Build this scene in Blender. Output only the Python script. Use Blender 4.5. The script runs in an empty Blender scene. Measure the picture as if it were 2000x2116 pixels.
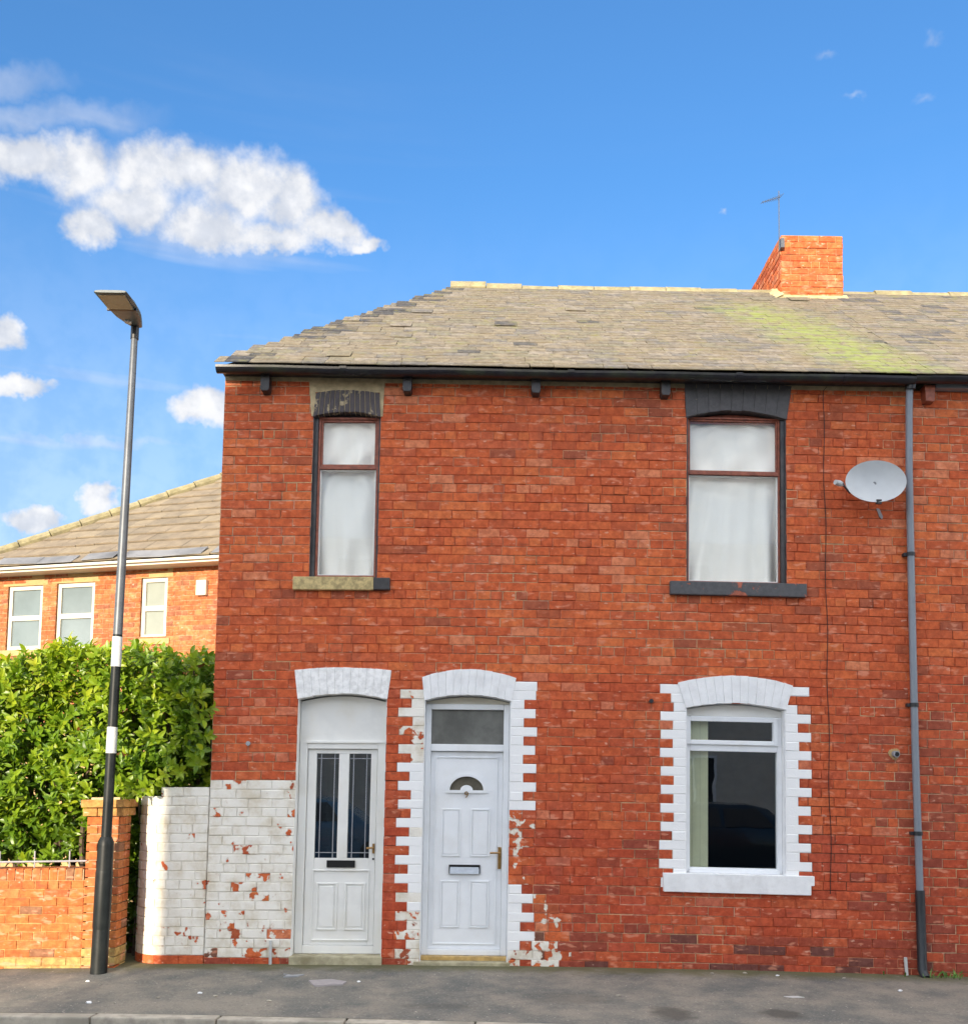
import bpy, bmesh, math, random
from mathutils import Vector, Matrix, noise as mnoise
R = math.radians
rnd = random.Random(7)
scene = bpy.context.scene
COL = scene.collection

# ------------------------------------------------------------------ camera
F_PX, CX, CY, DIST, EYE = 2050.0, 1000.0, 1470.0, 9.1, 1.635
PITCH, ROLL = math.atan(150 / 2050.0), 0.0165
fw = Vector((0, math.cos(PITCH), math.sin(PITCH)))
up0 = Vector((0, -math.sin(PITCH), math.cos(PITCH)))
rt0 = Vector((1, 0, 0))
up = up0 * math.cos(ROLL) - rt0 * math.sin(ROLL)
rt = rt0 * math.cos(ROLL) + up0 * math.sin(ROLL)
CAM = Vector((0, -DIST, EYE))
cd = bpy.data.cameras.new('camera')
cam = bpy.data.objects.new('camera', cd)
COL.objects.link(cam)
cam.matrix_world = Matrix(((rt.x, up.x, -fw.x, CAM.x), (rt.y, up.y, -fw.y, CAM.y), (rt.z, up.z, -fw.z, CAM.z), (0, 0, 0, 1)))
cd.sensor_fit = 'HORIZONTAL'
cd.sensor_width = 36.0
cd.lens = F_PX / 2000 * 36.0
cd.shift_y = (CY - 1058) / 2000
cd.clip_start, cd.clip_end = 0.05, 2000
scene.camera = cam
scene.render.resolution_x, scene.render.resolution_y = 967, 1024

def px_dir(u, v):
    return (rt * ((u - CX) / F_PX) + up * ((CY - v) / F_PX) + fw).normalized()

# ------------------------------------------------------------------ light
SUN_EL = R(9.5)
sun_h = Vector((0.31, 0.95, 0)).normalized()            # where the light travels, on the ground
sun_dir = Vector((sun_h.x * math.cos(SUN_EL), sun_h.y * math.cos(SUN_EL), -math.sin(SUN_EL)))
ld = bpy.data.lights.new('sun', 'SUN')
ld.energy, ld.angle, ld.color = 2.0, R(0.5), (1.0, 0.86, 0.66)
sun = bpy.data.objects.new('sun', ld)
sun.rotation_euler = sun_dir.to_track_quat('-Z', 'Y').to_euler()
sun.location = (-6, -20, 12)
COL.objects.link(sun)

scene.view_settings.view_transform = 'Standard'
scene.view_settings.look = 'None'
scene.view_settings.exposure = 2.05
scene.view_settings.gamma = 1.0
scene.view_settings.use_curve_mapping = False
scene.cycles.max_bounces = 8
scene.cycles.transparent_max_bounces = 12
scene.cycles.use_denoising = True

SKY_STRENGTH = 0.082

class NT:
    """small helper to write node trees"""
    def __init__(self, tree):
        self.t = tree
    def n(self, kind, **kw):
        nd = self.t.nodes.new(kind)
        for k, v in kw.items():
            setattr(nd, k, v)
        return nd
    def put(self, sock, val):
        if isinstance(val, bpy.types.NodeSocket):
            self.t.links.new(val, sock)
        elif val is not None:
            sock.default_value = val
    def math(self, op, a, b=None, c=None, clamp=False):
        nd = self.n('ShaderNodeMath', operation=op, use_clamp=clamp)
        for i, x in enumerate((a, b, c)):
            if x is not None:
                self.put(nd.inputs[i], x)
        return nd.outputs[0]
    def vmath(self, op, a, b=None):
        nd = self.n('ShaderNodeVectorMath', operation=op)
        self.put(nd.inputs[0], a)
        if b is not None:
            self.put(nd.inputs[1], b)
        return nd.outputs['Value'] if op in ('LENGTH', 'DOT_PRODUCT', 'DISTANCE') else nd.outputs['Vector']
    def mix(self, fac, a, b, blend='MIX'):
        nd = self.n('ShaderNodeMix', data_type='RGBA', blend_type=blend)
        self.put(nd.inputs[0], fac)
        self.put(nd.inputs[6], a if isinstance(a, bpy.types.NodeSocket) else (*a[:3], 1))
        self.put(nd.inputs[7], b if isinstance(b, bpy.types.NodeSocket) else (*b[:3], 1))
        return nd.outputs[2]
    def noise(self, vec, scale, detail=3, rough=0.55, dist=0.0):
        nd = self.n('ShaderNodeTexNoise')
        self.put(nd.inputs['Vector'], vec)
        nd.inputs['Scale'].default_value = scale
        nd.inputs['Detail'].default_value = detail
        nd.inputs['Roughness'].default_value = rough
        nd.inputs['Distortion'].default_value = dist
        return nd.outputs['Fac']
    def range(self, v, a, b, c=0.0, d=1.0, smooth=True):
        nd = self.n('ShaderNodeMapRange', interpolation_type='SMOOTHSTEP' if smooth else 'LINEAR')
        self.put(nd.inputs['Value'], v)
        for k, x in zip(('From Min', 'From Max', 'To Min', 'To Max'), (a, b, c, d)):
            self.put(nd.inputs[k], x)
        return nd.outputs['Result']

# ------------------------------------------------------------------ sky
world = bpy.data.worlds.new('World')
scene.world = world
world.use_nodes = True
wt = NT(world.node_tree)
world.node_tree.nodes.clear()
sky = wt.n('ShaderNodeTexSky', sky_type='NISHITA')
sky.sun_disc = False
sky.sun_elevation = SUN_EL
sky.sun_rotation = math.atan2(-sun_h.x, -sun_h.y)
sky.altitude = 20
sky.air_density, sky.dust_density, sky.ozone_density = 1.25, 0.3, 5.8
gen = wt.n('ShaderNodeTexCoord').outputs['Generated']
# a flat chart of the sky in front (tangent plane), bent a little with noise so that cloud edges are torn
fwd = wt.math('MAXIMUM', wt.vmath('DOT_PRODUCT', gen, tuple(fw)), 0.05)
cmb = wt.n('ShaderNodeCombineXYZ')
wt.put(cmb.inputs[0], wt.math('DIVIDE', wt.vmath('DOT_PRODUCT', gen, tuple(rt)), fwd))
wt.put(cmb.inputs[1], wt.math('DIVIDE', wt.vmath('DOT_PRODUCT', gen, tuple(up)), fwd))
wob = wt.n('ShaderNodeTexNoise')
wt.put(wob.inputs['Vector'], gen)
wob.inputs['Scale'].default_value = 26
wob.inputs['Detail'].default_value = 4
wob.inputs['Roughness'].default_value = 0.62
wm = wt.n('ShaderNodeVectorMath', operation='MULTIPLY_ADD')
wt.put(wm.inputs[0], wob.outputs['Color'])
wm.inputs[1].default_value = (0.06, 0.05, 0)
wt.put(wm.inputs[2], cmb.outputs[0])
chart = wm.outputs[0]
soft = [  # cumulus lobes: centre, half width, half height
    (50, 325, 105, 58), (165, 345, 90, 75), (300, 340, 95, 78), (390, 345, 80, 68), (500, 385, 120, 78),
    (600, 420, 80, 70), (680, 470, 70, 40), (745, 497, 52, 20), (280, 420, 120, 60), (430, 470, 120, 58),
    (560, 490, 130, 36), (195, 475, 62, 48), (-60, 325, 110, 65),
    (10, 690, 50, 36), (40, 800, 95, 28), (420, 840, 88, 46), (205, 1030, 54, 40), (75, 1078, 70, 30)]
dens = None
for (u, v, ru, rv) in soft:
    nd = wt.n('ShaderNodeVectorMath', operation='MULTIPLY_ADD')
    wt.put(nd.inputs[0], chart)
    kx, ky = F_PX / ru, F_PX / rv
    nd.inputs[1].default_value = (kx, ky, 0)
    nd.inputs[2].default_value = (-((u - CX) / F_PX + 0.030) * kx, -((CY - v) / F_PX + 0.025) * ky, 0)
    g = wt.vmath('LENGTH', nd.outputs[0])
    dens = g if dens is None else wt.math('SMOOTH_MIN', dens, g, 0.5)
dens = wt.math('SUBTRACT', 1.0, dens)
fine = wt.noise(gen, 45, 4, 0.62)
dens = wt.math('ADD', dens, wt.math('MULTIPLY', wt.math('SUBTRACT', fine, 0.5), 0.62))
# added clouds, out of view only, that light the shaded house front
sxyz = wt.n('ShaderNodeSeparateXYZ')
wt.put(sxyz.inputs[0], gen)
cum = wt.math('MULTIPLY', wt.range(dens, -0.16, 0.6), wt.math('GREATER_THAN', sxyz.outputs['Y'], 0.2))
stretch = wt.vmath('MULTIPLY', gen, (1, 1, 2.6))
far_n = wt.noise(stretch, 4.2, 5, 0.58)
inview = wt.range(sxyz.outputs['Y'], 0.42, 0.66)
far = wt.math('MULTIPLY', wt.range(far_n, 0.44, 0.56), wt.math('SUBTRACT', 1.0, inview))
# thin high streaks
st2 = wt.vmath('MULTIPLY', gen, (1.0, 1.0, 13))
wisp = wt.range(wt.noise(st2, 3.0, 3, 0.5), 0.46, 0.80)
wisp0 = wisp
low = wt.range(sxyz.outputs['X'], 0.05, -0.30)
lowz = wt.math('MULTIPLY', wt.range(sxyz.outputs['Z'], 0.05, 0.2), wt.range(sxyz.outputs['Z'], 0.62, 0.45))
wisp = wt.math('MULTIPLY', wt.math('MULTIPLY', wisp, wt.math('ADD', wt.math('MULTIPLY', low, 0.42), 0.02)), lowz)
# thin bank of haze over the big cloud, and pale air low down
bank = None
for (u, v, ru, rv) in ((10, 165, 150, 45), (110, 238, 260, 46), (60, 915, 420, 40), (1700, 100, 60, 26), (1925, 78, 38, 24), (1915, 195, 55, 28), (1760, 200, 60, 18), (1485, 443, 28, 18)):
    nd = wt.n('ShaderNodeVectorMath', operation='MULTIPLY_ADD')
    wt.put(nd.inputs[0], chart)
    kx, ky = F_PX / ru, F_PX / rv
    nd.inputs[1].default_value = (kx, ky, 0)
    nd.inputs[2].default_value = (-((u - CX) / F_PX + 0.030) * kx, -((CY - v) / F_PX + 0.025) * ky, 0)
    g = wt.vmath('LENGTH', nd.outputs[0])
    if u > 1000:
        g = wt.math('ADD', g, 0.48)
    bank = g if bank is None else wt.math('MINIMUM', bank, g)
bank = wt.math('MULTIPLY', wt.math('MULTIPLY', wt.range(bank, 1.1, 0.2), wt.math('GREATER_THAN', sxyz.outputs['Y'], 0.2)), wt.math('ADD', wt.math('MULTIPLY', wisp0, 0.5), 0.28))
air = wt.range(sxyz.outputs['Z'], 0.55, 0.06, 0.0, 0.58)
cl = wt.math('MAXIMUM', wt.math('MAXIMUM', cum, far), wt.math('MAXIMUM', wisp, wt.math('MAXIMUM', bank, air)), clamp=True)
shade_n = wt.noise(wt.vmath('ADD', gen, (0.0, 0.0, 0.012)), 22, 3, 0.55)
# bright cores added to out-of-view clouds as fill; folds and bases a little greyer
sh = wt.range(wt.math('ADD', shade_n, wt.math('MULTIPLY', wt.math('SUBTRACT', fine, 0.5), 0.5)), 0.34, 0.66)
ccol = wt.mix(sh, (1.95, 2.07, 2.32), (2.82, 2.82, 2.86))
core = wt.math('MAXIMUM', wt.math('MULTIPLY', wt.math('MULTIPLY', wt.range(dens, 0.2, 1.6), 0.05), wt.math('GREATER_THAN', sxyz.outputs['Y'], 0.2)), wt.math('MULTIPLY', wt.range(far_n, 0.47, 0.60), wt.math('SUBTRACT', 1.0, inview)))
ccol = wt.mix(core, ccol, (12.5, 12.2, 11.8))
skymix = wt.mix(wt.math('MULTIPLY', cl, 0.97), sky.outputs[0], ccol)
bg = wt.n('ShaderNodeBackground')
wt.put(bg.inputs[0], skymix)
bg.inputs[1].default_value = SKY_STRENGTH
world.cycles.sampling_method = 'MANUAL'
world.cycles.sample_map_resolution = 256
wout = wt.n('ShaderNodeOutputWorld')
world.node_tree.links.new(bg.outputs[0], wout.inputs[0])

# ------------------------------------------------------------------ materials
def material(name):
    m = bpy.data.materials.new(name)
    m.use_nodes = True
    nt = NT(m.node_tree)
    m.node_tree.nodes.clear()
    out = nt.n('ShaderNodeOutputMaterial')
    p = nt.n('ShaderNodeBsdfPrincipled')
    m.node_tree.links.new(p.outputs[0], out.inputs[0])
    return m, nt, p, out

def bump(nt, p, h, strength, dist):
    b = nt.n('ShaderNodeBump')
    b.inputs['Strength'].default_value = strength
    b.inputs['Distance'].default_value = dist
    nt.put(b.inputs['Height'], h)
    nt.t.links.new(b.outputs[0], p.inputs['Normal'])

def plain(name, col, rough=0.6, var=0.12, scale=9.0, bmp=0.15, dirt=None, dirt_amt=0.0, metal=0.0, spec=0.5, dscale=3.0, coat=0.0):
    m, nt, p, out = material(name)
    pos = nt.n('ShaderNodeNewGeometry').outputs['Position']
    n1 = nt.noise(pos, scale, 5, 0.6)
    c = nt.mix(nt.range(n1, 0.3, 0.7), tuple(x * (1 - var) for x in col), tuple(min(1, x * (1 + var)) for x in col))
    if dirt:
        n2 = nt.noise(pos, dscale, 6, 0.65)
        c = nt.mix(nt.math('MULTIPLY', nt.range(n2, 0.45, 0.72), dirt_amt), c, dirt)
    nt.put(p.inputs['Base Color'], c)
    p.inputs['Roughness'].default_value = rough
    p.inputs['Metallic'].default_value = metal
    p.inputs['Specular IOR Level'].default_value = spec
    p.inputs['Coat Weight'].default_value = coat
    if bmp:
        bump(nt, p, nt.noise(pos, scale * 8, 2, 0.6), bmp, 0.004)
    return m

def brick_material():
    m, nt, p, out = material('brickwork')
    at = nt.n('ShaderNodeAttribute', attribute_name='tint')
    base, paint = at.outputs['Color'], at.outputs['Alpha']
    pos = nt.n('ShaderNodeNewGeometry').outputs['Position']
    n1 = nt.noise(pos, 17, 5, 0.68)
    c = nt.mix(nt.range(n1, 0.30, 0.70), nt.mix(1.0, base, (0.76, 0.67, 0.66), 'MULTIPLY'), nt.mix(1.0, base, (1.18, 1.26, 1.25), 'MULTIPLY'))
    # soot and lichen drifts
    n2 = nt.noise(pos, 1.7, 4, 0.65)
    c = nt.mix(nt.math('MULTIPLY', nt.range(n2, 0.52, 0.78), 0.22), c, (0.20, 0.065, 0.04))
    run_ = nt.noise(nt.vmath('MULTIPLY', pos, (4.5, 4.5, 0.55)), 1.0, 4, 0.6)
    c = nt.mix(nt.math('MULTIPLY', nt.range(run_, 0.54, 0.72), 0.30), c, (0.24, 0.07, 0.045))
    # spalled, paler faces, longer than high
    st = nt.vmath('MULTIPLY', pos, (7, 7, 19))
    n3 = nt.noise(st, 1.0, 2, 0.55)
    c = nt.mix(nt.math('MULTIPLY', nt.range(n3, 0.57, 0.70), 0.55), c, (0.74, 0.32, 0.20))
    c = nt.mix(nt.math('MULTIPLY', nt.range(n3, 0.36, 0.26), 0.45), c, (0.17, 0.06, 0.035))
    n8 = nt.noise(nt.vmath('MULTIPLY', pos, (13, 13, 27)), 1.0, 2, 0.5)
    c = nt.mix(nt.math('MULTIPLY', nt.range(n8, 0.66, 0.74), 0.6), c, (0.74, 0.46, 0.34))
    # old white masonry paint, flaking
    n5 = nt.noise(pos, 11.0, 2, 0.5, 0.3)
    n6 = nt.noise(pos, 48, 2, 0.6)
    nn = nt.math('ADD', n5, nt.math('MULTIPLY', nt.math('SUBTRACT', n6, 0.5), 0.14))
    thr = nt.math('ADD', nt.math('MULTIPLY', paint, 0.56), 0.22)
    on = nt.range(nt.math('SUBTRACT', thr, nn), -0.012, 0.012)
    on = nt.math('MULTIPLY', on, nt.math('GREATER_THAN', paint, 0.02))
    lip = nt.range(nt.math('SUBTRACT', thr, nn), 0.075, 0.0)
    dirtn = nt.noise(pos, 5.0, 4, 0.65)
    pc = nt.mix(nt.range(dirtn, 0.40, 0.74), (0.85, 0.815, 0.74), (0.64, 0.57, 0.45))
    pc = nt.mix(nt.math('MULTIPLY', lip, 0.55), pc, (0.55, 0.42, 0.32))
    clean = nt.range(paint, 0.955, 0.985)
    pc = nt.mix(clean, pc, (0.88, 0.88, 0.875))
    on = nt.math('MAXIMUM', on, nt.math('MULTIPLY', clean, nt.range(nn, 0.82, 0.78)))
    c = nt.mix(on, c, pc)
    nt.put(p.inputs['Base Color'], c)
    p.inputs['Roughness'].default_value = 0.88
    p.inputs['Specular IOR Level'].default_value = 0.25
    bump(nt, p, nt.noise(pos, 80, 2, 0.65), 0.35, 0.004)
    return m

def slate_material():
    m, nt, p, out = material('slate')
    at = nt.n('ShaderNodeAttribute', attribute_name='tint')
    pos = nt.n('ShaderNodeNewGeometry').outputs['Position']
    c = at.outputs['Color']
    n1 = nt.noise(nt.vmath('MULTIPLY', pos, (1, 1, 1)), 14, 6, 0.7)
    c = nt.mix(nt.range(n1, 0.3, 0.7), nt.mix(1.0, c, (0.62, 0.6, 0.58), 'MULTIPLY'), nt.mix(1.0, c, (1.25, 1.22, 1.15), 'MULTIPLY'))
    n2 = nt.noise(pos, 3.4, 6, 0.7)
    c = nt.mix(nt.math('MULTIPLY', nt.range(n2, 0.46, 0.66), 0.62), c, (0.185, 0.148, 0.09))      # ochre lichen
    n3 = nt.noise(nt.vmath('ADD', pos, (9, 4, 2)), 6.5, 6, 0.7)
    c = nt.mix(nt.math('MULTIPLY', nt.range(n3, 0.53, 0.7), 0.7), c, (0.19, 0.18, 0.065))       # yellow moss
    n7 = nt.noise(nt.vmath('ADD', pos, (3, 14, 7)), 30, 4, 0.6)
    c = nt.mix(nt.math('MULTIPLY', nt.range(n7, 0.6, 0.7), 0.5), c, (0.36, 0.34, 0.29))        # pale lichen spots
    # the green run of moss below the chimney stack
    s = nt.n('ShaderNodeSeparateXYZ')
    nt.put(s.inputs[0], pos)
    X, Y = s.outputs['X'], s.outputs['Y']
    wobb = nt.math('MULTIPLY', nt.math('SUBTRACT', nt.noise(pos, 2.2, 5, 0.6), 0.5), 0.9)
    line = nt.math('ADD', nt.math('ADD', X, nt.math('MULTIPLY', Y, 0.30)), wobb)
    dist = nt.math('ABSOLUTE', nt.math('SUBTRACT', line, 3.72))
    streak = nt.math('MULTIPLY', nt.range(dist, 0.75, 0.02), nt.range(Y, 2.75, 1.9))
    streak = nt.math('MULTIPLY', streak, nt.range(nt.noise(pos, 9, 5, 0.65), 0.34, 0.6))
    c = nt.mix(nt.math('MULTIPLY', streak, 0.72), c, (0.22, 0.27, 0.055))
    nt.put(p.inputs['Base Color'], c)
    p.inputs['Roughness'].default_value = 0.8
    p.inputs['Specular IOR Level'].default_value = 0.3
    bump(nt, p, n1, 0.5, 0.006)
    return m

def glass_material(name, tint=(0.985, 0.99, 0.99), rough=0.0, gain=1.1):
    m, nt, p, out = material(name)
    m.node_tree.nodes.remove(p)
    fr = nt.n('ShaderNodeFresnel')
    fr.inputs[0].default_value = 1.52
    tr = nt.n('ShaderNodeBsdfTransparent')
    tr.inputs[0].default_value = (*tint, 1)
    gl = nt.n('ShaderNodeBsdfGlossy')
    gl.inputs['Roughness'].default_value = rough
    pos = nt.n('ShaderNodeNewGeometry').outputs['Position']
    b = nt.n('ShaderNodeBump')
    b.inputs['Strength'].default_value = 0.05
    b.inputs['Distance'].default_value = 0.01
    nt.put(b.inputs['Height'], nt.noise(pos, 2.5, 2, 0.5))
    nt.t.links.new(b.outputs[0], gl.inputs['Normal'])
    mx = nt.n('ShaderNodeMixShader')
    front = nt.math('SUBTRACT', 1.0, nt.n('ShaderNodeNewGeometry').outputs['Backfacing'])
    nt.put(mx.inputs[0], nt.math('MULTIPLY', nt.math('MULTIPLY', fr.outputs[0], gain, clamp=True), front))
    nt.t.links.new(tr.outputs[0], mx.inputs[1])
    nt.t.links.new(gl.outputs[0], mx.inputs[2])
    nt.t.links.new(mx.outputs[0], out.inputs[0])
    return m

def leaf_material():
    m, nt, p, out = material('laurel_leaf')
    at = nt.n('ShaderNodeAttribute', attribute_name='tint')
    pos = nt.n('ShaderNodeNewGeometry').outputs['Position']
    n1 = nt.noise(pos, 2.6, 4, 0.6)
    c = nt.mix(nt.range(n1, 0.3, 0.7), nt.mix(1.0, at.outputs['Color'], (0.72, 0.8, 0.7), 'MULTIPLY'), nt.mix(1.0, at.outputs['Color'], (1.25, 1.12, 0.9), 'MULTIPLY'))
    nt.put(p.inputs['Base Color'], c)
    p.inputs['Roughness'].default_value = 0.38
    tl = nt.n('ShaderNodeBsdfTranslucent')
    nt.put(tl.inputs[0], nt.mix(1.0, c, (1.5, 1.5, 0.6), 'MULTIPLY'))
    mx = nt.n('ShaderNodeMixShader')
    mx.inputs[0].default_value = 0.3
    nt.t.links.new(p.outputs[0], mx.inputs[1])
    nt.t.links.new(tl.outputs[0], mx.inputs[2])
    nt.t.links.new(mx.outputs[0], out.inputs[0])
    return m

def asphalt_material(name, base):
    m, nt, p, out = material(name)
    pos = nt.n('ShaderNodeNewGeometry').outputs['Position']
    s = nt.n('ShaderNodeSeparateXYZ')
    nt.put(s.inputs[0], pos)
    n1 = nt.noise(pos, 1.6, 6, 0.7)
    c = nt.mix(nt.range(n1, 0.34, 0.66), (base[0] * 0.62, base[1] * 0.68, base[2] * 0.72), (base[0] * 1.3, base[1] * 1.24, base[2] * 1.15))
    grit = nt.noise(pos, 48, 5, 0.8)
    c = nt.mix(nt.math('MULTIPLY', nt.range(grit, 0.54, 0.70), 0.75), c, tuple(x * 1.9 for x in base))
    c = nt.mix(nt.math('MULTIPLY', nt.range(grit, 0.46, 0.30), 0.8), c, tuple(x * 0.35 for x in base))
    bits = nt.noise(nt.vmath('ADD', pos, (5, 5, 0)), 34, 1, 0.5)
    c = nt.mix(nt.range(bits, 0.735, 0.76), c, (0.42, 0.38, 0.33))
    # damp moss along the foot of the wall
    edge = nt.math('ADD', s.outputs['Y'], nt.math('MULTIPLY', nt.math('SUBTRACT', nt.noise(pos, 4.5, 5, 0.65), 0.5), 0.55))
    c = nt.mix(nt.math('MULTIPLY', nt.range(edge, -0.42, -0.05), 0.8), c, (0.105, 0.100, 0.036))
    # oil marks
    for (mx_, my_, rx, ry) in ((1.43, -1.62, 0.16, 0.22), (2.25, -1.56, 0.17, 0.16), (-0.3, -1.5, 0.3, 0.1), (0.7, -1.2, 0.35, 0.2)):
        q = nt.vmath('MULTIPLY', nt.vmath('SUBTRACT', pos, (mx_, my_, 0)), (1 / rx, 1 / ry, 0))
        l = nt.math('ADD', nt.vmath('LENGTH', q), nt.math('MULTIPLY', nt.math('SUBTRACT', nt.noise(pos, 9, 4, 0.6), 0.5), 1.2))
        k = 0.75 if mx_ > 1 else 0.3
        c = nt.mix(nt.math('MULTIPLY', nt.range(l, 1.25, 0.5), k), c, tuple(x * 0.32 for x in base))
    nt.put(p.inputs['Base Color'], c)
    p.inputs['Roughness'].default_value = 0.9
    p.inputs['Specular IOR Level'].default_value = 0.3
    bump(nt, p, grit, 0.6, 0.004)
    return m

def peel_material(name, under, over, k, oscale=7.0, blend=0.03):
    """paint (over) worn through to the stone (under)"""
    m, nt, p, out = material(name)
    pos = nt.n('ShaderNodeNewGeometry').outputs['Position']
    n1 = nt.noise(pos, oscale, 5, 0.6, 0.4)
    n2 = nt.noise(pos, 26, 5, 0.6)
    u = nt.mix(nt.range(n2, 0.3, 0.7), tuple(x * 0.65 for x in under), tuple(min(1, x * 1.3) for x in under))
    o = nt.mix(nt.range(n2, 0.3, 0.7), tuple(x * 0.85 for x in over), tuple(min(1, x * 1.12) for x in over))
    on = nt.range(n1, k + blend, k - blend)
    nt.put(p.inputs['Base Color'], nt.mix(on, u, o))
    p.inputs['Roughness'].default_value = 0.75
    bump(nt, p, nt.math('ADD', on, nt.math('MULTIPLY', n2, 0.5)), 0.4, 0.004)
    return m

M = {}
M['brick'] = brick_material()
M['slate'] = slate_material()
M['glass'] = glass_material('window_glass')
M['glass_dark'] = glass_material('double_glazing', (0.9, 0.95, 0.96), 0.0, 4.2)
M['leaf'] = leaf_material()
M['asphalt'] = asphalt_material('pavement_asphalt', (0.20, 0.188, 0.166))
M['road'] = asphalt_material('road_asphalt', (0.07, 0.07, 0.07))
M['frost'] = plain('frosted_glass', (0.16, 0.16, 0.145), 0.22, 0.25, 4, 0.05)
M['fan'] = plain('fanlight_glass', (0.13, 0.115, 0.085), 0.15, 0.2, 8, 0.05)
M['upvc'] = plain('white_plastic', (0.83, 0.85, 0.87), 0.3, 0.03, 5, 0.02, (0.6, 0.56, 0.48), 0.2)
M['upvc2'] = plain('old_white_paint', (0.82, 0.815, 0.78), 0.45, 0.05, 6, 0.08, (0.52, 0.46, 0.34), 0.3)
M['whitestone'] = plain('white_painted_stone', (0.84, 0.845, 0.85), 0.7, 0.05, 8, 0.35, (0.5, 0.48, 0.47), 0.28, dscale=7)
M['whitearch'] = peel_material('white_arch_paint', (0.45, 0.36, 0.26), (0.85, 0.845, 0.835), 0.72, 11, 0.02)
M['blackarch'] = peel_material('black_arch_paint', (0.46, 0.37, 0.23), (0.09, 0.085, 0.088), 0.70, 8)
M['blackarch2'] = peel_material('worn_black_arch_paint', (0.44, 0.35, 0.22), (0.075, 0.062, 0.066), 0.60, 14)
M['blackpaint'] = plain('black_paint', (0.03, 0.028, 0.03), 0.45, 0.3, 12, 0.3, (0.2, 0.17, 0.15), 0.25)
M['sill_left'] = peel_material('peeled_sill', (0.48, 0.37, 0.17), (0.28, 0.33, 0.24), 0.42, 6)
M['sill_right'] = peel_material('black_sill', (0.42, 0.12, 0.07), (0.085, 0.085, 0.09), 0.60, 7)
M['woodred'] = plain('red_brown_wood', (0.27, 0.075, 0.04), 0.5, 0.3, 20, 0.3)
M['cloth'] = plain('white_cotton', (0.94, 0.915, 0.84), 0.9, 0.02, 3, 0)
M['blind'] = plain('cream_blind', (0.86, 0.76, 0.50), 0.8, 0.06, 6, 0.05)
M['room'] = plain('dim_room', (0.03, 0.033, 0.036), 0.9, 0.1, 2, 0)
M['gutter'] = plain('black_gutter', (0.012, 0.012, 0.018), 0.35, 0.3, 8, 0.1, (0.06, 0.08, 0.03), 0.35)
M['pipe'] = plain('grey_downpipe', (0.22, 0.25, 0.29), 0.4, 0.1, 3, 0.05, (0.12, 0.12, 0.13), 0.4)
M['pipedark'] = plain('black_pipe_shoe', (0.02, 0.025, 0.03), 0.45, 0.2, 6, 0.1)
M['mortar'] = plain('lime_mortar', (0.47, 0.37, 0.22), 0.95, 0.2, 14, 0.6)
M['lichen'] = plain('lichened_mortar', (0.27, 0.235, 0.13), 0.95, 0.25, 9, 0.7, (0.3, 0.26, 0.2), 0.5, dscale=6)
M['dish'] = plain('grey_dish', (0.50, 0.52, 0.53), 0.45, 0.05, 4, 0.02, (0.35, 0.35, 0.34), 0.3)
M['grey'] = plain('grey_plastic', (0.30, 0.31, 0.33), 0.5, 0.1, 8, 0.05)
M['steel'] = plain('galvanised_steel', (0.105, 0.115, 0.13), 0.45, 0.15, 7, 0.06, metal=0.3)
M['lampdark'] = plain('black_lamp_paint', (0.011, 0.014, 0.015), 0.45, 0.25, 6, 0.1, (0.035, 0.035, 0.03), 0.3, spec=0.22)
M['lampgrey'] = plain('lantern_grey', (0.105, 0.125, 0.13), 0.45, 0.12, 8, 0.04)
M['lens'] = plain('lantern_lens', (0.13, 0.155, 0.165), 0.2, 0.15, 12, 0.02)
M['bandwhite'] = plain('white_band', (0.55, 0.56, 0.55), 0.4, 0.04, 8, 0.02)
M['brass'] = plain('aged_brass', (0.42, 0.25, 0.09), 0.35, 0.2, 20, 0.05, metal=0.8)
M['chrome'] = plain('satin_chrome', (0.42, 0.45, 0.48), 0.35, 0.1, 20, 0.02, metal=0.6)
M['black'] = plain('black_plastic', (0.01, 0.01, 0.011), 0.4, 0.2, 10, 0.02)
M['step'] = plain('mossy_step', (0.40, 0.36, 0.24), 0.9, 0.25, 10, 0.5, (0.20, 0.17, 0.08), 0.6, dscale=6)
M['oak'] = plain('varnished_threshold', (0.50, 0.33, 0.12), 0.4, 0.25, 15, 0.1)
M['kerb'] = plain('kerb_stone', (0.42, 0.38, 0.31), 0.9, 0.25, 12, 0.6, (0.14, 0.13, 0.10), 0.6)
M['soil'] = plain('rough_ground', (0.10, 0.09, 0.05), 0.95, 0.4, 2, 0.5)
M['rail'] = plain('grey_railing', (0.30, 0.29, 0.31), 0.5, 0.1, 9, 0.05)
M['bark'] = plain('laurel_bark', (0.10, 0.07, 0.045), 0.9, 0.3, 25, 0.5)
M['weed'] = plain('green_weed', (0.10, 0.20, 0.03), 0.7, 0.4, 20, 0.1)
M['cream'] = plain('cream_trim', (0.62, 0.58, 0.48), 0.5, 0.04, 5, 0.03)
M['yellowstone'] = plain('buff_stone', (0.48, 0.31, 0.14), 0.85, 0.12, 9, 0.3)
M['cable'] = plain('black_cable', (0.015, 0.01, 0.01), 0.6, 0.1, 9, 0)
M['skyglass'] = plain('pale_window', (0.17, 0.21, 0.22), 0.08, 0.1, 2, 0.0)
M['lacepane'] = plain('net_curtained_window', (0.27, 0.29, 0.25), 0.15, 0.06, 3, 0.0)
M['shard'] = plain('slate_shard', (0.34, 0.31, 0.31), 0.7, 0.1, 20, 0.1)
M['opaint'] = plain('render_opposite', (0.68, 0.62, 0.53), 0.9, 0.1, 3, 0.3)
M['car'] = plain('dark_car_paint', (0.015, 0.03, 0.045), 0.25, 0.1, 2, 0.0, coat=0.6)
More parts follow.
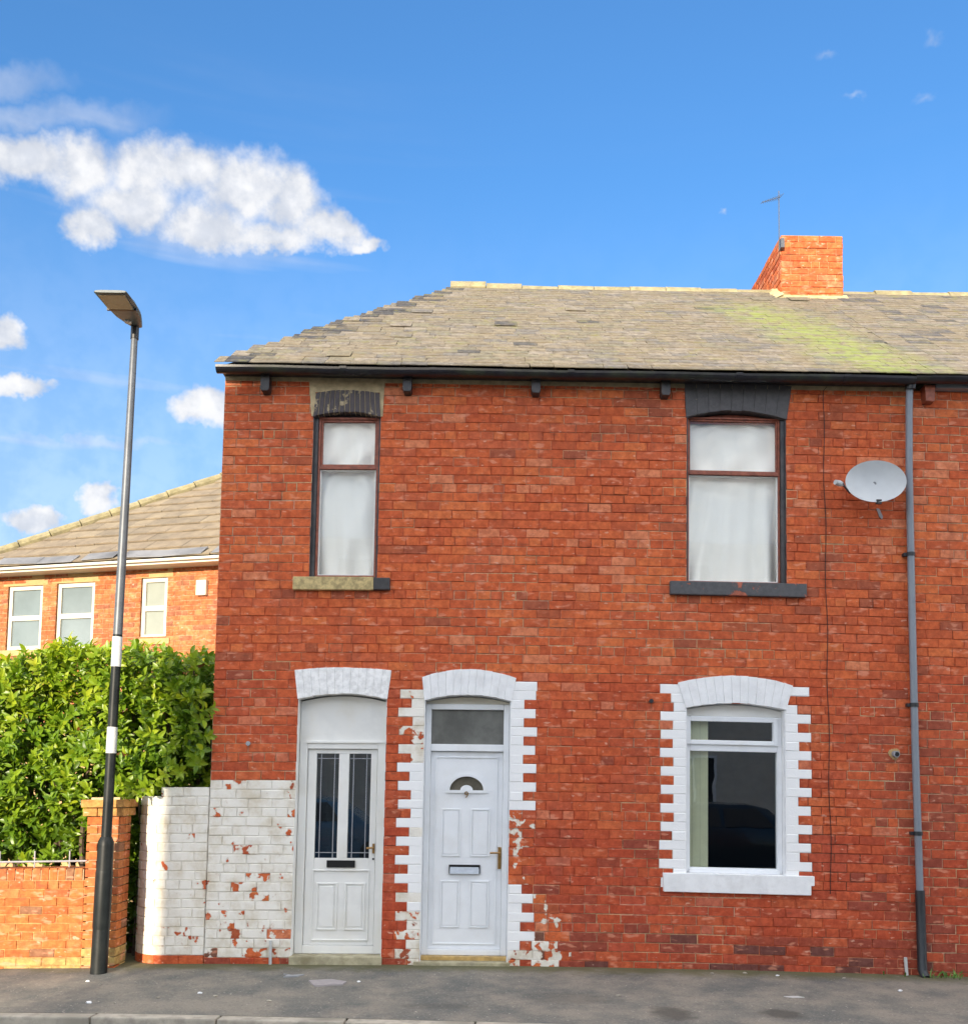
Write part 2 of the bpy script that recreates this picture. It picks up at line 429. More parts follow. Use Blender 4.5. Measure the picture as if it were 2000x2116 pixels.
M['tyre'] = plain('tyre_rubber', (0.015, 0.015, 0.015), 0.8, 0.1, 20, 0.1)
M['felt'] = plain('grey_eaves_tray', (0.17, 0.17, 0.175), 0.5, 0.35, 1.6, 0.1)

# ------------------------------------------------------------------ object helpers
W = {}                                                    # world position of every linked object

def sag(x):                                               # the street and the row have settled at both ends
    return -0.0024 * (x - 0.9) ** 2

def place(o, wloc, parent=None):
    wloc = Vector(wloc)
    COL.objects.link(o)
    if parent is not None:
        o.parent = parent
        o.location = wloc - W[parent.name]
    else:
        o.location = wloc
    W[o.name] = wloc
    return o

def thing(name, label, cat, loc, group=None):
    o = bpy.data.objects.new(name, None)
    o.empty_display_size = 0.2
    o['label'], o['category'] = label, cat
    if group:
        o['group'] = group
    return place(o, loc)

def tag(o, label, cat, group=None):
    o['label'], o['category'] = label, cat
    if group:
        o['group'] = group
    return o

class MB:
    def __init__(s):
        s.v, s.f, s.c = [], [], []
    def add(s, verts, faces, col=None):
        b = len(s.v)
        s.v += [tuple(q) for q in verts]
        s.f += [tuple(i + b for i in f) for f in faces]
        s.c += [col] * len(verts)
        return s
    def box(s, x0, x1, y0, y1, z0, z1, col=None):
        v = [(x0, y0, z0), (x1, y0, z0), (x1, y1, z0), (x0, y1, z0), (x0, y0, z1), (x1, y0, z1), (x1, y1, z1), (x0, y1, z1)]
        return s.add(v, BOXF, col)
    def prism(s, poly, y0, y1, col=None):
        """polygon of (x, z) seen from the front (counter-clockwise), pushed from y0 (front) to y1"""
        n = len(poly)
        v = [(x, y0, z) for x, z in poly] + [(x, y1, z) for x, z in poly]
        f = [tuple(range(n)), tuple(reversed(range(n, 2 * n)))]
        f += [(i, n + i, n + (i + 1) % n, (i + 1) % n) for i in range(n)]
        return s.add(v, f, col)
    def frame(s, x0, x1, z0, z1, w, y0, y1):
        s.box(x0, x0 + w, y0, y1, z0, z1)
        s.box(x1 - w, x1, y0, y1, z0, z1)
        s.box(x0 + w, x1 - w, y0, y1, z1 - w, z1)
        return s.box(x0 + w, x1 - w, y0, y1, z0, z0 + w)
    def tube(s, pts, rad, n=10, cap=True):
        pts = [Vector(q) for q in pts]
        rads = rad if isinstance(rad, (list, tuple)) else [rad] * len(pts)
        ref = Vector((0, 1, 0)) if abs((pts[-1] - pts[0]).normalized().y) < 0.9 else Vector((1, 0, 0))
        v = []
        for i, q in enumerate(pts):
            t = (pts[min(i + 1, len(pts) - 1)] - pts[max(i - 1, 0)]).normalized()
            a = t.cross(ref).normalized()
            b = t.cross(a)
            for k in range(n):
                an = 2 * math.pi * k / n
                v.append(q + a * (math.cos(an) * rads[i]) + b * (math.sin(an) * rads[i]))
        f = []
        for i in range(len(pts) - 1):
            for k in range(n):
                f.append((i * n + k, (i + 1) * n + k, (i + 1) * n + (k + 1) % n, i * n + (k + 1) % n))
        if cap:
            f.append(tuple(range(n)))
            f.append(tuple(reversed(range((len(pts) - 1) * n, len(pts) * n))))
        return s.add(v, f)
    def build(s, name, mat, parent=None, sagging=False, bevel=0.0, smooth=False, fix=True):
        vs = [Vector((x, y, z + (sag(x) if sagging else 0))) for x, y, z in s.v]
        lo = Vector([min(q[i] for q in vs) for i in range(3)])
        hi = Vector([max(q[i] for q in vs) for i in range(3)])
        c = (lo + hi) / 2
        c.z = lo.z
        me = bpy.data.meshes.new(name)
        me.from_pydata([q - c for q in vs], [], s.f)
        if any(k is not None for k in s.c):
            at = me.color_attributes.new('tint', 'FLOAT_COLOR', 'POINT')
            at.data.foreach_set('color', [y for k in s.c for y in (k or (0.3, 0.1, 0.05, 0))])
        if fix or bevel:
            bm = bmesh.new()
            bm.from_mesh(me)
            bmesh.ops.recalc_face_normals(bm, faces=bm.faces)
            if bevel:
                bmesh.ops.bevel(bm, geom=[e for e in bm.edges if len(e.link_faces) == 2 and e.calc_face_angle(0) > 0.6],
                                offset=bevel, segments=2, profile=0.6, affect='EDGES', clamp_overlap=True)
            bm.to_mesh(me)
            bm.free()
        if smooth:
            me.polygons.foreach_set('use_smooth', [True] * len(me.polygons))
            try:
                me.set_sharp_from_angle(angle=R(40))
            except Exception:
                pass
        me.materials.append(M[mat])
        return place(bpy.data.objects.new(name, me), c, parent)

BOXF = [(0, 1, 5, 4), (1, 2, 6, 5), (2, 3, 7, 6), (3, 0, 4, 7), (4, 5, 6, 7), (3, 2, 1, 0)]

# ------------------------------------------------------------------ bricks
PAL = [(0.590, 0.130, 0.044), (0.555, 0.115, 0.040), (0.53, 0.105, 0.038), (0.61, 0.150, 0.050), (0.49, 0.102, 0.039),
       (0.41, 0.098, 0.043), (0.63, 0.200, 0.095), (0.36, 0.092, 0.046), (0.19, 0.082, 0.055), (0.545, 0.120, 0.049)]
GPAL = [(0.45, 0.145, 0.042), (0.44, 0.125, 0.037), (0.45, 0.16, 0.055), (0.42, 0.112, 0.035), (0.36, 0.115, 0.042), (0.25, 0.12, 0.065)]
BRICKF = [(0, 1, 5, 4), (1, 2, 6, 5), (2, 3, 7, 6), (3, 0, 4, 7), (4, 5, 9, 8), (5, 6, 10, 9), (6, 7, 11, 10), (7, 4, 8, 11), (8, 9, 10, 11)]

def brick_verts(l, h, out, r, depth=0.03):
    """back edge, shoulder and worn front face of one brick, centred, front towards -y"""
    a, b = l / 2, h / 2
    i = 0.0035
    v = [(-a, depth, -b), (a, depth, -b), (a, depth, b), (-a, depth, b)]
    v += [(x * a, -out + 0.003, z * b) for x, z in ((-1, -1), (1, -1), (1, 1), (-1, 1))]
    v += [(x * (a - i) + r.uniform(-.0035, .0035), -out - r.uniform(0, .0025), z * (b - i) + r.uniform(-.003, .003)) for x, z in ((-1, -1), (1, -1), (1, 1), (-1, 1))]
    return v

BCACHE = {}

def brick_mesh(l, h, col, var):
    key = (round(l * 200), round(h * 400), tuple(round(q, 3) for q in col), var)
    if key not in BCACHE:
        me = bpy.data.meshes.new('brick')
        me.from_pydata(brick_verts(key[0] / 200, key[1] / 400, 0.004, random.Random(hash(key[:2]) + var)), [], BRICKF)
        at = me.color_attributes.new('tint', 'FLOAT_COLOR', 'POINT')
        at.data.foreach_set('color', list(col) * 12)
        me.materials.append(M['brick'])
        BCACHE[key] = me
    return BCACHE[key]

def joints_of(c, x0, x1, segs, L, q, r):
    """brick ends of one course: list of (xa, xb)"""
    out = []
    header = (c % 6 == 4)
    for (a, b, ql, qr) in segs:
        js = [a]
        qa, qb = a, b
        if ql:
            qa = a + q[c % 2] + r.uniform(-.010, .010)
            js.append(qa)
        if qr:
            qb = b - q[c % 2] + r.uniform(-.010, .010)
        step = L / 2 if header else L
        k = math.floor((a - x0) / step) - 1
        while True:
            x = x0 + (k + (0.25 if header else 0.5 * (c % 2))) * step + r.uniform(-.012, .012)
            k += 1
            if x > qb - 0.055:
                break
            if x > qa + 0.055 and x - js[-1] > 0.055:
                js.append(x)
        if qr and qb - js[-1] > 0.05:
            js.append(qb)
        js.append(b)
        out += [(js[i], js[i + 1]) for i in range(len(js) - 1)]
    return out

def brick_wall(parent, x0, x1, z0, nc, g, openings, tintf, mortarf, seed, budget, mat4=None, sagging=True, L=0.228, q=(0.118, 0.235),
               joint=0.0075, wall_name='wall', stuff_name='brickwork', wall_thick=0.0, cells=None, wallobj=None):
    r = random.Random(seed)
    mat4 = mat4 or Matrix.Identity(4)
    cl = []
    for c in range(nc):
        za, zb = z0 + c * g, z0 + (c + 1) * g
        zm = (za + zb) / 2
        blk = sorted([o for o in openings if o[2] < zm < o[3]])
        segs, a, ql = [], x0, False
        for o in blk:
            if o[0] - a > 0.02:
                segs.append((a, o[0], ql, o[4]))
            a, ql = o[1], o[5]
        if x1 - a > 0.02:
            segs.append((a, x1, ql, False))
        for (xa, xb) in joints_of(c, x0, x1, segs, L, q, r):
            cl.append((xa, xb, za, zb, c))
    mort = MB()
    items = []
    for (xa, xb, za, zb, c) in cl:
        xm, zm = (xa + xb) / 2, (za + zb) / 2
        col = tintf(xm, zm, xb - xa, c, r)
        mc = mortarf(xm, zm, col, r)
        d = r.uniform(-.0015, .0035) if col[3] < 0.9 else -0.0028
        vv = [mat4 @ Vector(p) for p in ((xa, d, za), (xb, d, za), (xb, d, zb), (xa, d, zb))]
        mort.add(vv, [(0, 1, 2, 3)], mc)
        ctr = mat4 @ Vector((xm, 0, zm))
        items.append(((ctr - CAM).length - (0.6 if xb - xa > 0.2 else 0), xm, zm, xb - xa, zb - za, col, ctr))
    wall = mort.build(wall_name, 'brick', parent, sagging=sagging, fix=False)
    items.sort(key=lambda t: t[0])
    rot = mat4.to_3x3().to_euler()
    st = MB()
    for i, (dd, xm, zm, l, h, col, ctr) in enumerate(items):
        dx, dz, dy = r.uniform(-.0015, .0015), r.uniform(-.002, .002), r.uniform(-.003, .002)
        if i < budget:
            o = bpy.data.objects.new('brick', brick_mesh(l - joint, h - joint, col, r.randrange(3)))
            p = mat4 @ Vector((xm + dx, dy, zm + dz))
            if sagging:
                p.z += sag(p.x)
            place(o, p, wall)
            o.rotation_euler = rot
        else:
            vv = brick_verts(l - joint, h - joint, 0.004, r)
            st.add([mat4 @ Vector((x + xm + dx, y + dy, z + zm + dz)) for x, y, z in vv], BRICKF, col)
    if st.v:
        s = st.build(stuff_name, 'brick', wall, sagging=sagging, fix=False)
        s['kind'] = 'stuff'
    return wall

def nz(x, z, s, o=0.0):
    return mnoise.noise(Vector((x * s + o, o * 1.7, z * s)))

# ------------------------------------------------------------------ the setting
def kerb_y(x):
    return -1.93 - 0.062 * x

def pave_z(x, y):
    return sag(max(-9, min(9, x))) + 0.024 * min(0, y)

g = MB()
g.add([(-400, -400, -0.75), (400, -400, -0.75), (400, 600, -0.75), (-400, 600, -0.75)], [(0, 1, 2, 3)])
o = g.build('ground', 'soil'); o['kind'] = 'structure'

g = MB()
xs = [-14 + i * 0.5 for i in range(57)]
for i in range(len(xs)):
    x = xs[i]
    ky = kerb_y(x)
    for j in range(9):
        y = 0.6 + (ky - 0.6) * j / 8
        g.v.append((x, y, pave_z(x, y))); g.c.append(None)
for i in range(len(xs) - 1):
    for j in range(8):
        g.f.append((i * 9 + j, i * 9 + j + 1, (i + 1) * 9 + j + 1, (i + 1) * 9 + j))
o = g.build('pavement', 'asphalt'); o['kind'] = 'structure'

g = MB()
nx = len(xs)
for x in xs:
    ky = kerb_y(x)
    for y, dz in ((ky - 0.10, -0.115), (-6.0, -0.02), (-10.2, -0.12), (-40, -0.2)):
        g.v.append((x, y, pave_z(x, ky) + dz)); g.c.append(None)
for i in range(nx - 1):
    for j in range(3):
        g.f.append((i * 4 + j, i * 4 + j + 1, (i + 1) * 4 + j + 1, (i + 1) * 4 + j))
o = g.build('road', 'road'); o['kind'] = 'structure'

kroot = bpy.data.objects.new('kerb', None)
kroot['kind'] = 'structure'
place(kroot, (0, kerb_y(0), -0.05))
KJ = -2.767
ka = -math.atan(0.062)
kmesh = MB().box(-0.4525, 0.4525, -0.125, 0, -0.25, 0)
kob = kmesh.build('kerb_stone', 'kerb', kroot, bevel=0.012)
kme = kob.data
bpy.data.objects.remove(kob)
for k in range(-9, 14):
    xa = KJ + (k + 0.5) * 0.9135
    o = bpy.data.objects.new('kerb_stone', kme)
    place(o, (xa, kerb_y(xa) - 0.063, pave_z(xa, kerb_y(xa)) - 0.246 + rnd.uniform(-.004, .004)), kroot)
    o.rotation_euler = (0, -2 * -0.0024 * (xa - 0.9), ka)

# ------------------------------------------------------------------ terraced house
house = thing('terraced_house', 'red brick end terrace house with two white front doors and hipped slate roof', 'house', (0.7, 0.0, 0.0))
G = 0.0842
# openings: x0, x1, z0, z1 (cut up to the crown), painted quoins left, right
OP = {'UL': (-1.645, -1.015, 3.50, 5.11), 'UR': (1.86, 2.79, 3.50, 5.18), 'DL': (-1.71, -0.895, -0.2, 2.455),
      'DR': (-0.545, 0.245, -0.2, 2.455), 'W': (1.86, 2.77, 0.76, 2.42)}
open_list = [(*OP['UL'], False, False), (*OP['UR'], False, False), (*OP['DL'], False, False), (*OP['DR'], True, True), (*OP['W'], True, True)]

def house_tint(x, z, l, c, r):
    n = nz(x, z, 1.1) + 0.5 * nz(x, z, 3.1, 5)
    t = r.random() + 0.35 * n
    if t < 0.03: col = PAL[r.choice((5, 7))]
    elif t < 0.55: col = PAL[r.choice((1, 2, 4, 9))]
    elif t < 0.93: col = PAL[r.choice((0, 0, 3, 1))]
    else: col = PAL[r.choice((6, 3))]
    if z < 0.30 and r.random() < 0.45 + 0.3 * (x > 2.4): col = PAL[r.choice((5, 7, 8))]
    if 3.6 < x < 4.35 and z < 2.3 and r.random() < 0.3: col = PAL[r.choice((7, 5))]
    a = 0.0
    xl, xr = x - l / 2, x + l / 2
    # window surround
    if 0.76 < z < 2.42 and (abs(xr - 1.86) < .02 or abs(xl - 2.77) < .02): a = 1.0
    if 2.40 < z < 2.58 and (1.70 < x < 1.86 or 2.76 < x < 2.93): a = 1.0
    # right-hand door surround
    if z < 2.46 and abs(xr + 0.545) < .02:
        a = (0.88 if r.random() < .6 else .6) if z < 0.42 else ((1.0 if r.random() < .8 else .9) if z < 1.95 else (0.5 if r.random() < .6 else .85))
        if 0.3 < z < 0.5 and r.random() < .6: a = 0.66
    if (z < 2.46 and abs(xl - 0.245) < .02) or (2.44 < z < 2.56 and 0.26 < x < 0.42):
        a = 1.0
        if 0.72 < z < 1.38: a = 0.45 if z > 0.95 else 0.25
        if z < 0.18: a = 0.7
    if 0.43 < x < 0.78 and z < 0.62 - 0.9 * (x - 0.43) + 0.08: a = 0.5 if z < 0.26 else 0.30
    # left white dado
    if x < -1.70 and 0.085 < z < 1.64:
        a = 0.88 if r.random() < 0.84 else 0.62
        if z < 0.40: a = 0.86 if r.random() < .55 else r.choice((0.5, 0.62, 0.72))
        if x > -1.95 and r.random() < .5: a -= 0.14
    k = 0.80 + 0.20 * min(1.0, max(0.0, z / 3.4)) if a < .05 else 1.0        # darker, redder brick low down
    k = round(k * 12) / 12
    return (col[0] * k, col[1] * k * k, col[2] * k, a)

def house_mortar(x, z, col, r):
    a = col[3]
    n = nz(x, z, 0.8, 3) + 0.6 * nz(x, z, 2.6, 8)
    lit = -0.12
    if x < -1.0 and z > 3.7: lit += 0.9 if x < -1.7 else 0.35
    if z < 0.75 and x > 0.4: lit += 0.42
    if x > 3.95: lit += 0.5
    if x > 3.4 and z < 1.8: lit += 0.2
    if z > 5.3: lit += 0.4
    t = n + lit + r.uniform(-.42, .42)
    if t > 0.16: m = (0.56 + r.uniform(-.08, .1), 0.37 + r.uniform(-.05, .05), 0.23)
    elif t > 0.0: m = (0.57, 0.22, 0.12)
    elif t > -0.78: m = (0.55, 0.115, 0.048) if r.random() < .75 else (0.44, 0.09, 0.042)
    else: m = (0.20, 0.07, 0.04)
    return (*m, a)

NC = 65
brick_wall(house, -2.49, 3.965, -0.03, NC, G, open_list, house_tint, house_mortar, 11, 300)
# solid body behind the facade
b = MB()
b.box(-2.488, -2.38, 0.02, 6.4, -0.3, 5.46)
b.box(-2.38, 3.96, 6.3, 6.4, -0.3, 5.46)
b.build('side_wall', 'opaint', house)

def arch_pts(xa, xb, zs, zc, t):
    return (xa + (xb - xa) * t, zs + (zc - zs) * (1 - (2 * t - 1) ** 2))

def arch(name_mat, inn, ext, n, y0=-0.016, back='mortar', parent=None, seed=3, gap=0.012):
    """inn/ext = (xa, xb, z at ends, z at crown); brick voussoirs over a solid ring"""
    rr = random.Random(seed)
    parent = parent or house
    ring = MB()
    N = 16
    lo = [arch_pts(*inn, i / N) for i in range(N + 1)]
    hi = [arch_pts(*ext, i / N) for i in range(N + 1)]
    for i in range(N):
        ring.prism([lo[i], lo[i + 1], hi[i + 1], hi[i]], y0 + 0.005, 0.115)
    a = ring.build('arch', back, parent, sagging=True)
    for i in range(n):
        t0, t1 = (i + gap) / n, (i + 1 - gap) / n
        A, B_ = arch_pts(*inn, t0), arch_pts(*inn, t1)
        C_, D_ = arch_pts(*ext, t1), arch_pts(*ext, t0)
        e = 0.003
        j = lambda: rr.uniform(-.003, .003)
        poly = [(A[0], A[1] - e + j()), (B_[0], B_[1] - e + j()), (C_[0], C_[1] + e + j()), (D_[0], D_[1] + e + j())]
        MB().prism(poly, y0 + rr.uniform(-.0025, .001), 0.10).build('voussoir', name_mat, a, sagging=True, bevel=0.003)
    return a

arch('blackarch2', (-1.650, -1.012, 5.065, 5.112), (-1.630, -1.030, 5.285, 5.315), 13, y0=-0.024, back='mortar', seed=1, gap=0.07)
MB().prism([(-1.665, 5.07), (-1.645, 5.07), (-1.632, 5.30), (-1.03, 5.30), (-1.017, 5.07), (-0.995, 5.07), (-0.985, 5.44), (-1.70, 5.44)], -0.013, 0.02) \
    .build('mortar_patch', 'mortar', house, sagging=True)
arch('blackarch', (1.852, 2.798, 5.105, 5.182), (1.835, 2.845, 5.425, 5.435), 9, y0=-0.016, back='blackarch', seed=2)
arch('whitearch', (-1.716, -0.890, 2.405, 2.455), (-1.750, -0.858, 2.665, 2.692), 12, back='whitearch', seed=3)
arch('whitestone', (-0.550, 0.250, 2.400, 2.455), (-0.575, 0.292, 2.610, 2.685), 12, back='whitestone', seed=4)
arch('whitestone', (1.852, 2.778, 2.365, 2.420), (1.780, 2.840, 2.590, 2.668), 13, back='whitestone', seed=5)

def arched_poly(x0, x1, z0, zs, zc, inset=0.0, N=12):
    pts = [(x0, z0), (x1, z0)]
    for i in range(N + 1):
        t = 1 - i / N
        pts.append((x0 + (x1 - x0) * t, zs + (zc - zs) * (1 - (2 * t - 1) ** 2)))
    return pts

def reveal(key, zs, zc, matname, depth=0.30):
    x0, x1, z0, z1 = OP[key]
    z0 = max(z0, -0.02)
    m = MB()
    m.box(x0 - 0.004, x0 + 0.006, 0.002, depth, z0, zs - 0.002)
    m.box(x1 - 0.006, x1 + 0.004, 0.002, depth, z0, zs - 0.002)
    N = 12
    for i in range(N):
        a = arch_pts(x0, x1, zs, zc, i / N); b_ = arch_pts(x0, x1, zs, zc, (i + 1) / N)
        m.prism([(a[0], a[1] - 0.006), (b_[0], b_[1] - 0.006), (b_[0], b_[1] + 0.05), (a[0], a[1] + 0.05)], 0.118, depth)
    m.build('reveal', matname, house, sagging=True)

reveal('UL', 5.065, 5.112, 'blackpaint')
reveal('UR', 5.105, 5.182, 'blackpaint')
reveal('DL', 2.405, 2.455, 'upvc2')
reveal('DR', 2.400, 2.455, 'upvc')
reveal('W', 2.365, 2.420, 'whitestone')

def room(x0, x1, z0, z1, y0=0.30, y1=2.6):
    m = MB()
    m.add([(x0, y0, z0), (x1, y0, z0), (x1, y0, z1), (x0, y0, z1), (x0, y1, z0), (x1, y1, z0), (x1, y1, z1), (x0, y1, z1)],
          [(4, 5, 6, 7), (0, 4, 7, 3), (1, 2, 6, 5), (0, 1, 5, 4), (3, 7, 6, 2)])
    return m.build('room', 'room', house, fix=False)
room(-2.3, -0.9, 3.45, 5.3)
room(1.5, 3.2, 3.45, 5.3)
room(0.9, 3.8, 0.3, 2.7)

WF = -0.042
def pane(x0, x1, z0, z1, y, parent, mat='glass', name='pane'):
    return MB().box(x0, x1, y, y + 0.005, z0, z1).build(name, mat, parent, sagging=True)

# ---- upper left window
win = MB().frame(-1.602, -1.030, 3.545, 5.08, 0.022, 0.043, 0.108).box(-1.580, -1.052, 0.038, 0.108, 4.577, 4.611).build('window', 'woodred', house, sagging=True, bevel=0.004)
MB().box(-1.62, -1.01, 0.078, 0.118, 5.05, 5.12).build('head_board', 'blackpaint', win, sagging=True)  # black infill standing in for the shade between arch crown and frame
MB().frame(-1.579, -1.053, 4.612, 5.057, 0.018, 0.058, 0.093).build('sash', 'woodred', win, sagging=True, bevel=0.003)
MB().frame(-1.579, -1.053, 3.568, 4.576, 0.010, 0.058, 0.093).build('sash', 'upvc2', win, sagging=True, bevel=0.003)
MB().box(-1.640, -1.603, 0.028, 0.088, 3.53, 5.06).box(-1.030, -1.018, 0.028, 0.088, 3.53, 5.06).box(-1.603, -1.03, 0.028, 0.088, 3.52, 3.547).build('window_frame', 'blackpaint', win, sagging=True)
pane(-1.561, -1.071, 4.630, 5.039, 0.076, win)
pane(-1.569, -1.063, 3.578, 4.566, 0.076, win)
# ---- upper right window
win = MB().frame(1.873, 2.745, 3.545, 5.13, 0.016, 0.043, 0.108).box(1.889, 2.729, 0.033, 0.108, 4.574, 4.606).build('window', 'woodred', house, sagging=True, bevel=0.004)
MB().prism(arched_poly(1.86, 2.79, 5.09, 5.10, 5.17), 0.083, 0.118).build('head_board', 'woodred', win, sagging=True)
MB().frame(1.890, 2.728, 4.608, 5.112, 0.014, 0.058, 0.093).build('sash', 'woodred', win, sagging=True, bevel=0.003)
MB().frame(1.890, 2.728, 3.562, 4.572, 0.010, 0.058, 0.093).build('sash', 'upvc2', win, sagging=True, bevel=0.003)
MB().box(2.746, 2.786, 0.018, 0.088, 3.53, 5.10).build('jamb_board', 'blackpaint', win, sagging=True)
MB().box(1.864, 1.873, 0.018, 0.088, 3.53, 5.10).build('jamb_board', 'blackpaint', win, sagging=True)
pane(1.904, 2.714, 4.622, 5.098, 0.076, win)
pane(1.900, 2.718, 3.572, 4.562, 0.076, win)

def curtain(x0, x1, z0, z1, y, label, seed, swag=False):
    rr = random.Random(seed)
    nx, nz_ = 70, 40
    m = MB()
    ph = [rr.uniform(0, 6.28) for _ in range(6)]
    for j in range(nz_ + 1):
        v = j / nz_
        for i in range(nx + 1):
            u = i / nx
            low = 1 - v
            if swag:
                w = (u - 0.5) * (1 - 0.25 * low)
                d = 0.030 * math.sin(34 * w + ph[0] + 3 * low) * (0.15 + low) * (0.3 + abs(u - .45) * 1.6)
                d += 0.024 * math.sin(13 * (u + 0.25 * low * (u - .5)) + ph[1]) * low
                d += 0.007 * math.sin(26 * v + 6 * u + ph[2]) * math.exp(-((v - .9) / .12) ** 2)
            else:
                d = 0.012 * math.sin(19 * u + ph[0] + 2 * v) * (0.2 + low) + 0.02 * math.sin(9 * u * (1 + .3 * low) - 5 * v + ph[1]) * low
                d += 0.010 * math.sin(20 * v + 5 * (u - .5) ** 2 * 8 + ph[2]) * math.exp(-((v - .95) / .15) ** 2)
            m.v.append((x0 + (x1 - x0) * u, y + d, z0 + (z1 - z0) * v)); m.c.append(None)
    for j in range(nz_):
        for i in range(nx):
            a = j * (nx + 1) + i
            m.f.append((a, a + 1, a + nx + 2, a + nx + 1))
    return tag(m.build('curtain', 'cloth', None, sagging=True, smooth=True, fix=False), label, 'curtain')
curtain(-1.60, -1.035, 3.55, 4.60, 0.135, 'plain white curtain behind the lower pane of the narrow upper window', 4)
curtain(-1.60, -1.035, 4.61, 5.08, 0.135, 'short white curtain behind the top pane of the narrow upper window', 5)
curtain(1.875, 2.745, 3.555, 4.585, 0.135, 'white sheet draped in folds behind the lower pane of the wide upper window', 6, True)
curtain(1.875, 2.745, 4.59, 5.13, 0.135, 'short white cloth behind the top pane of the wide upper window', 7)

# ---- sills
MB().box(-1.785, -1.04, -0.055, 0.09, 3.412, 3.535).build('sill', 'sill_left', house, sagging=True, bevel=0.008)['label'] = 'peeling buff and green window sill'
MB().box(-1.039, -0.888, -0.058, 0.09, 3.414, 3.528).build('sill', 'blackpaint', house, sagging=True, bevel=0.008)['label'] = 'black painted end of the window sill'
MB().box(1.70, 2.962, -0.055, 0.09, 3.412, 3.538).build('sill', 'sill_right', house, sagging=True, bevel=0.008)['label'] = 'black painted window sill with red chips'
MB().prism([(1.652, 0.69), (2.985, 0.685), (2.985, 0.77), (3.015, 0.77), (3.015, 0.858), (1.645, 0.858)], -0.045, 0.16).build('sill', 'whitestone', house, sagging=True, bevel=0.006)['label'] = 'thick white painted stone sill'

# ---- ground floor window
win = MB()
win.frame(1.868, 2.763, 0.86, 2.30, 0.045, 0.085, 0.15)
win.box(1.913, 2.718, 0.082, 0.15, 1.975, 2.05)
win = win.build('window', 'upvc', house, sagging=True, bevel=0.006)
MB().prism(arched_poly(1.868, 2.763, 2.302, 2.355, 2.408), 0.095, 0.15).build('head_board', 'upvc2', win, sagging=True)
MB().box(1.90, 2.73, 0.055, 0.10, 0.858, 0.895).build('cill_rail', 'upvc', win, sagging=True, bevel=0.004)
MB().frame(1.872, 2.722, 2.035, 2.292, 0.042, 0.060, 0.12).build('top_light', 'upvc', win, sagging=True, bevel=0.006)
pane(1.914, 2.680, 2.077, 2.250, 0.10, win, 'glass_dark')
pane(1.913, 2.718, 0.905, 1.975, 0.12, win, 'glass_dark')
bl = thing('vertical_blind', 'cream vertical blind drawn to one side inside the ground floor window', 'blind', (1.97, 0.24, 0.93 + sag(1.97)))
for k in range(3):
    xa = 1.875 + k * 0.0745
    MB().add([(xa, 0.155 + .012, 0.90), (xa + 0.0715, 0.155 - .008 + 0.012, 0.90), (xa + 0.0715, 0.159, 2.27), (xa, 0.167, 2.27),
              (xa, 0.1685, 0.90), (xa + 0.0715, 0.1605, 0.90), (xa + 0.0715, 0.1605, 2.27), (xa, 0.1685, 2.27)], BOXF).build('slat', 'blind', bl, sagging=True)
MB().box(1.87, 2.76, 0.162, 0.195, 2.272, 2.31).build('head_rail', 'upvc', bl, sagging=True)

# ---- left door
door = MB()
door.frame(-1.700, -0.905, 0.075, 2.02, 0.072, 0.10, 0.19)
door = door.build('door_frame', 'upvc2', house, sagging=True, bevel=0.005)
MB().prism(arched_poly(-1.700, -0.905, 2.022, 2.385, 2.438), 0.11, 0.16).build('over_panel', 'upvc2', door, sagging=True)
MB().box(-1.64, -0.915, 0.085, 0.11, 2.000, 2.022).build('drip_bar', 'upvc2', door, sagging=True, bevel=0.004)
leaf = MB()
X0, X1, Z0, Z1 = -1.624, -0.981, 0.15, 1.944
ga, gb = (-1.545, -1.337), (-1.243, -1.040)
leaf.box(X0, ga[0], 0.125, 0.168, Z0, Z1)
leaf.box(gb[1], X1, 0.125, 0.168, Z0, Z1)
leaf.box(ga[1], gb[0], 0.125, 0.168, 0.94, 1.905)
leaf.box(ga[0], gb[1], 0.125, 0.168, 1.905, Z1)
leaf.box(ga[0], gb[1], 0.125, 0.168, Z0, 0.94)
leaf = leaf.build('door', 'upvc2', house, sagging=True, bevel=0.004)
for a in (ga, gb):
    pn = MB().box(a[0], a[1], 0.145, 0.150, 0.94, 1.905).build('glass_pane', 'glass_dark', leaf, sagging=True)
    ls = MB()
    for fx in (0.2, 0.8):
        ls.box(a[0] + (a[1] - a[0]) * fx - 0.004, a[0] + (a[1] - a[0]) * fx + 0.004, 0.1415, 0.1445, 0.94, 1.905)
    for zz in (0.99, 1.86):
        ls.box(a[0], a[1], 0.1405, 0.1412, zz - 0.004, zz + 0.004)
    ls.build('lead_strip', 'grey', leaf, sagging=True)
MB().frame(-1.556, -1.030, 0.19, 0.835, 0.012, 0.112, 0.13).build('panel_moulding', 'upvc2', leaf, sagging=True, bevel=0.004)
for (xa, xb) in ((-1.515, -1.320), (-1.255, -1.065)):
    MB().frame(xa, xb, 0.285, 0.715, 0.016, 0.112, 0.13).build('panel_moulding', 'upvc2', leaf, sagging=True, bevel=0.005)
    MB().box(xa + 0.03, xb - 0.03, 0.116, 0.13, 0.315, 0.685).build('panel', 'upvc2', leaf, sagging=True, bevel=0.006)
MB().frame(-1.425, -1.165, 0.855, 0.920, 0.008, 0.112, 0.128).box(-1.417, -1.173, 0.118, 0.13, 0.863, 0.912).build('letter_box', 'black', leaf, sagging=True)
h = MB().box(-1.008, -0.988, 0.112, 0.126, 0.985, 1.075)
h.tube([(-0.998, 0.125, 1.04), (-0.998, 0.085, 1.04), (-1.06, 0.08, 1.035)], 0.009, 8)
h.build('handle', 'brass', leaf, sagging=True)
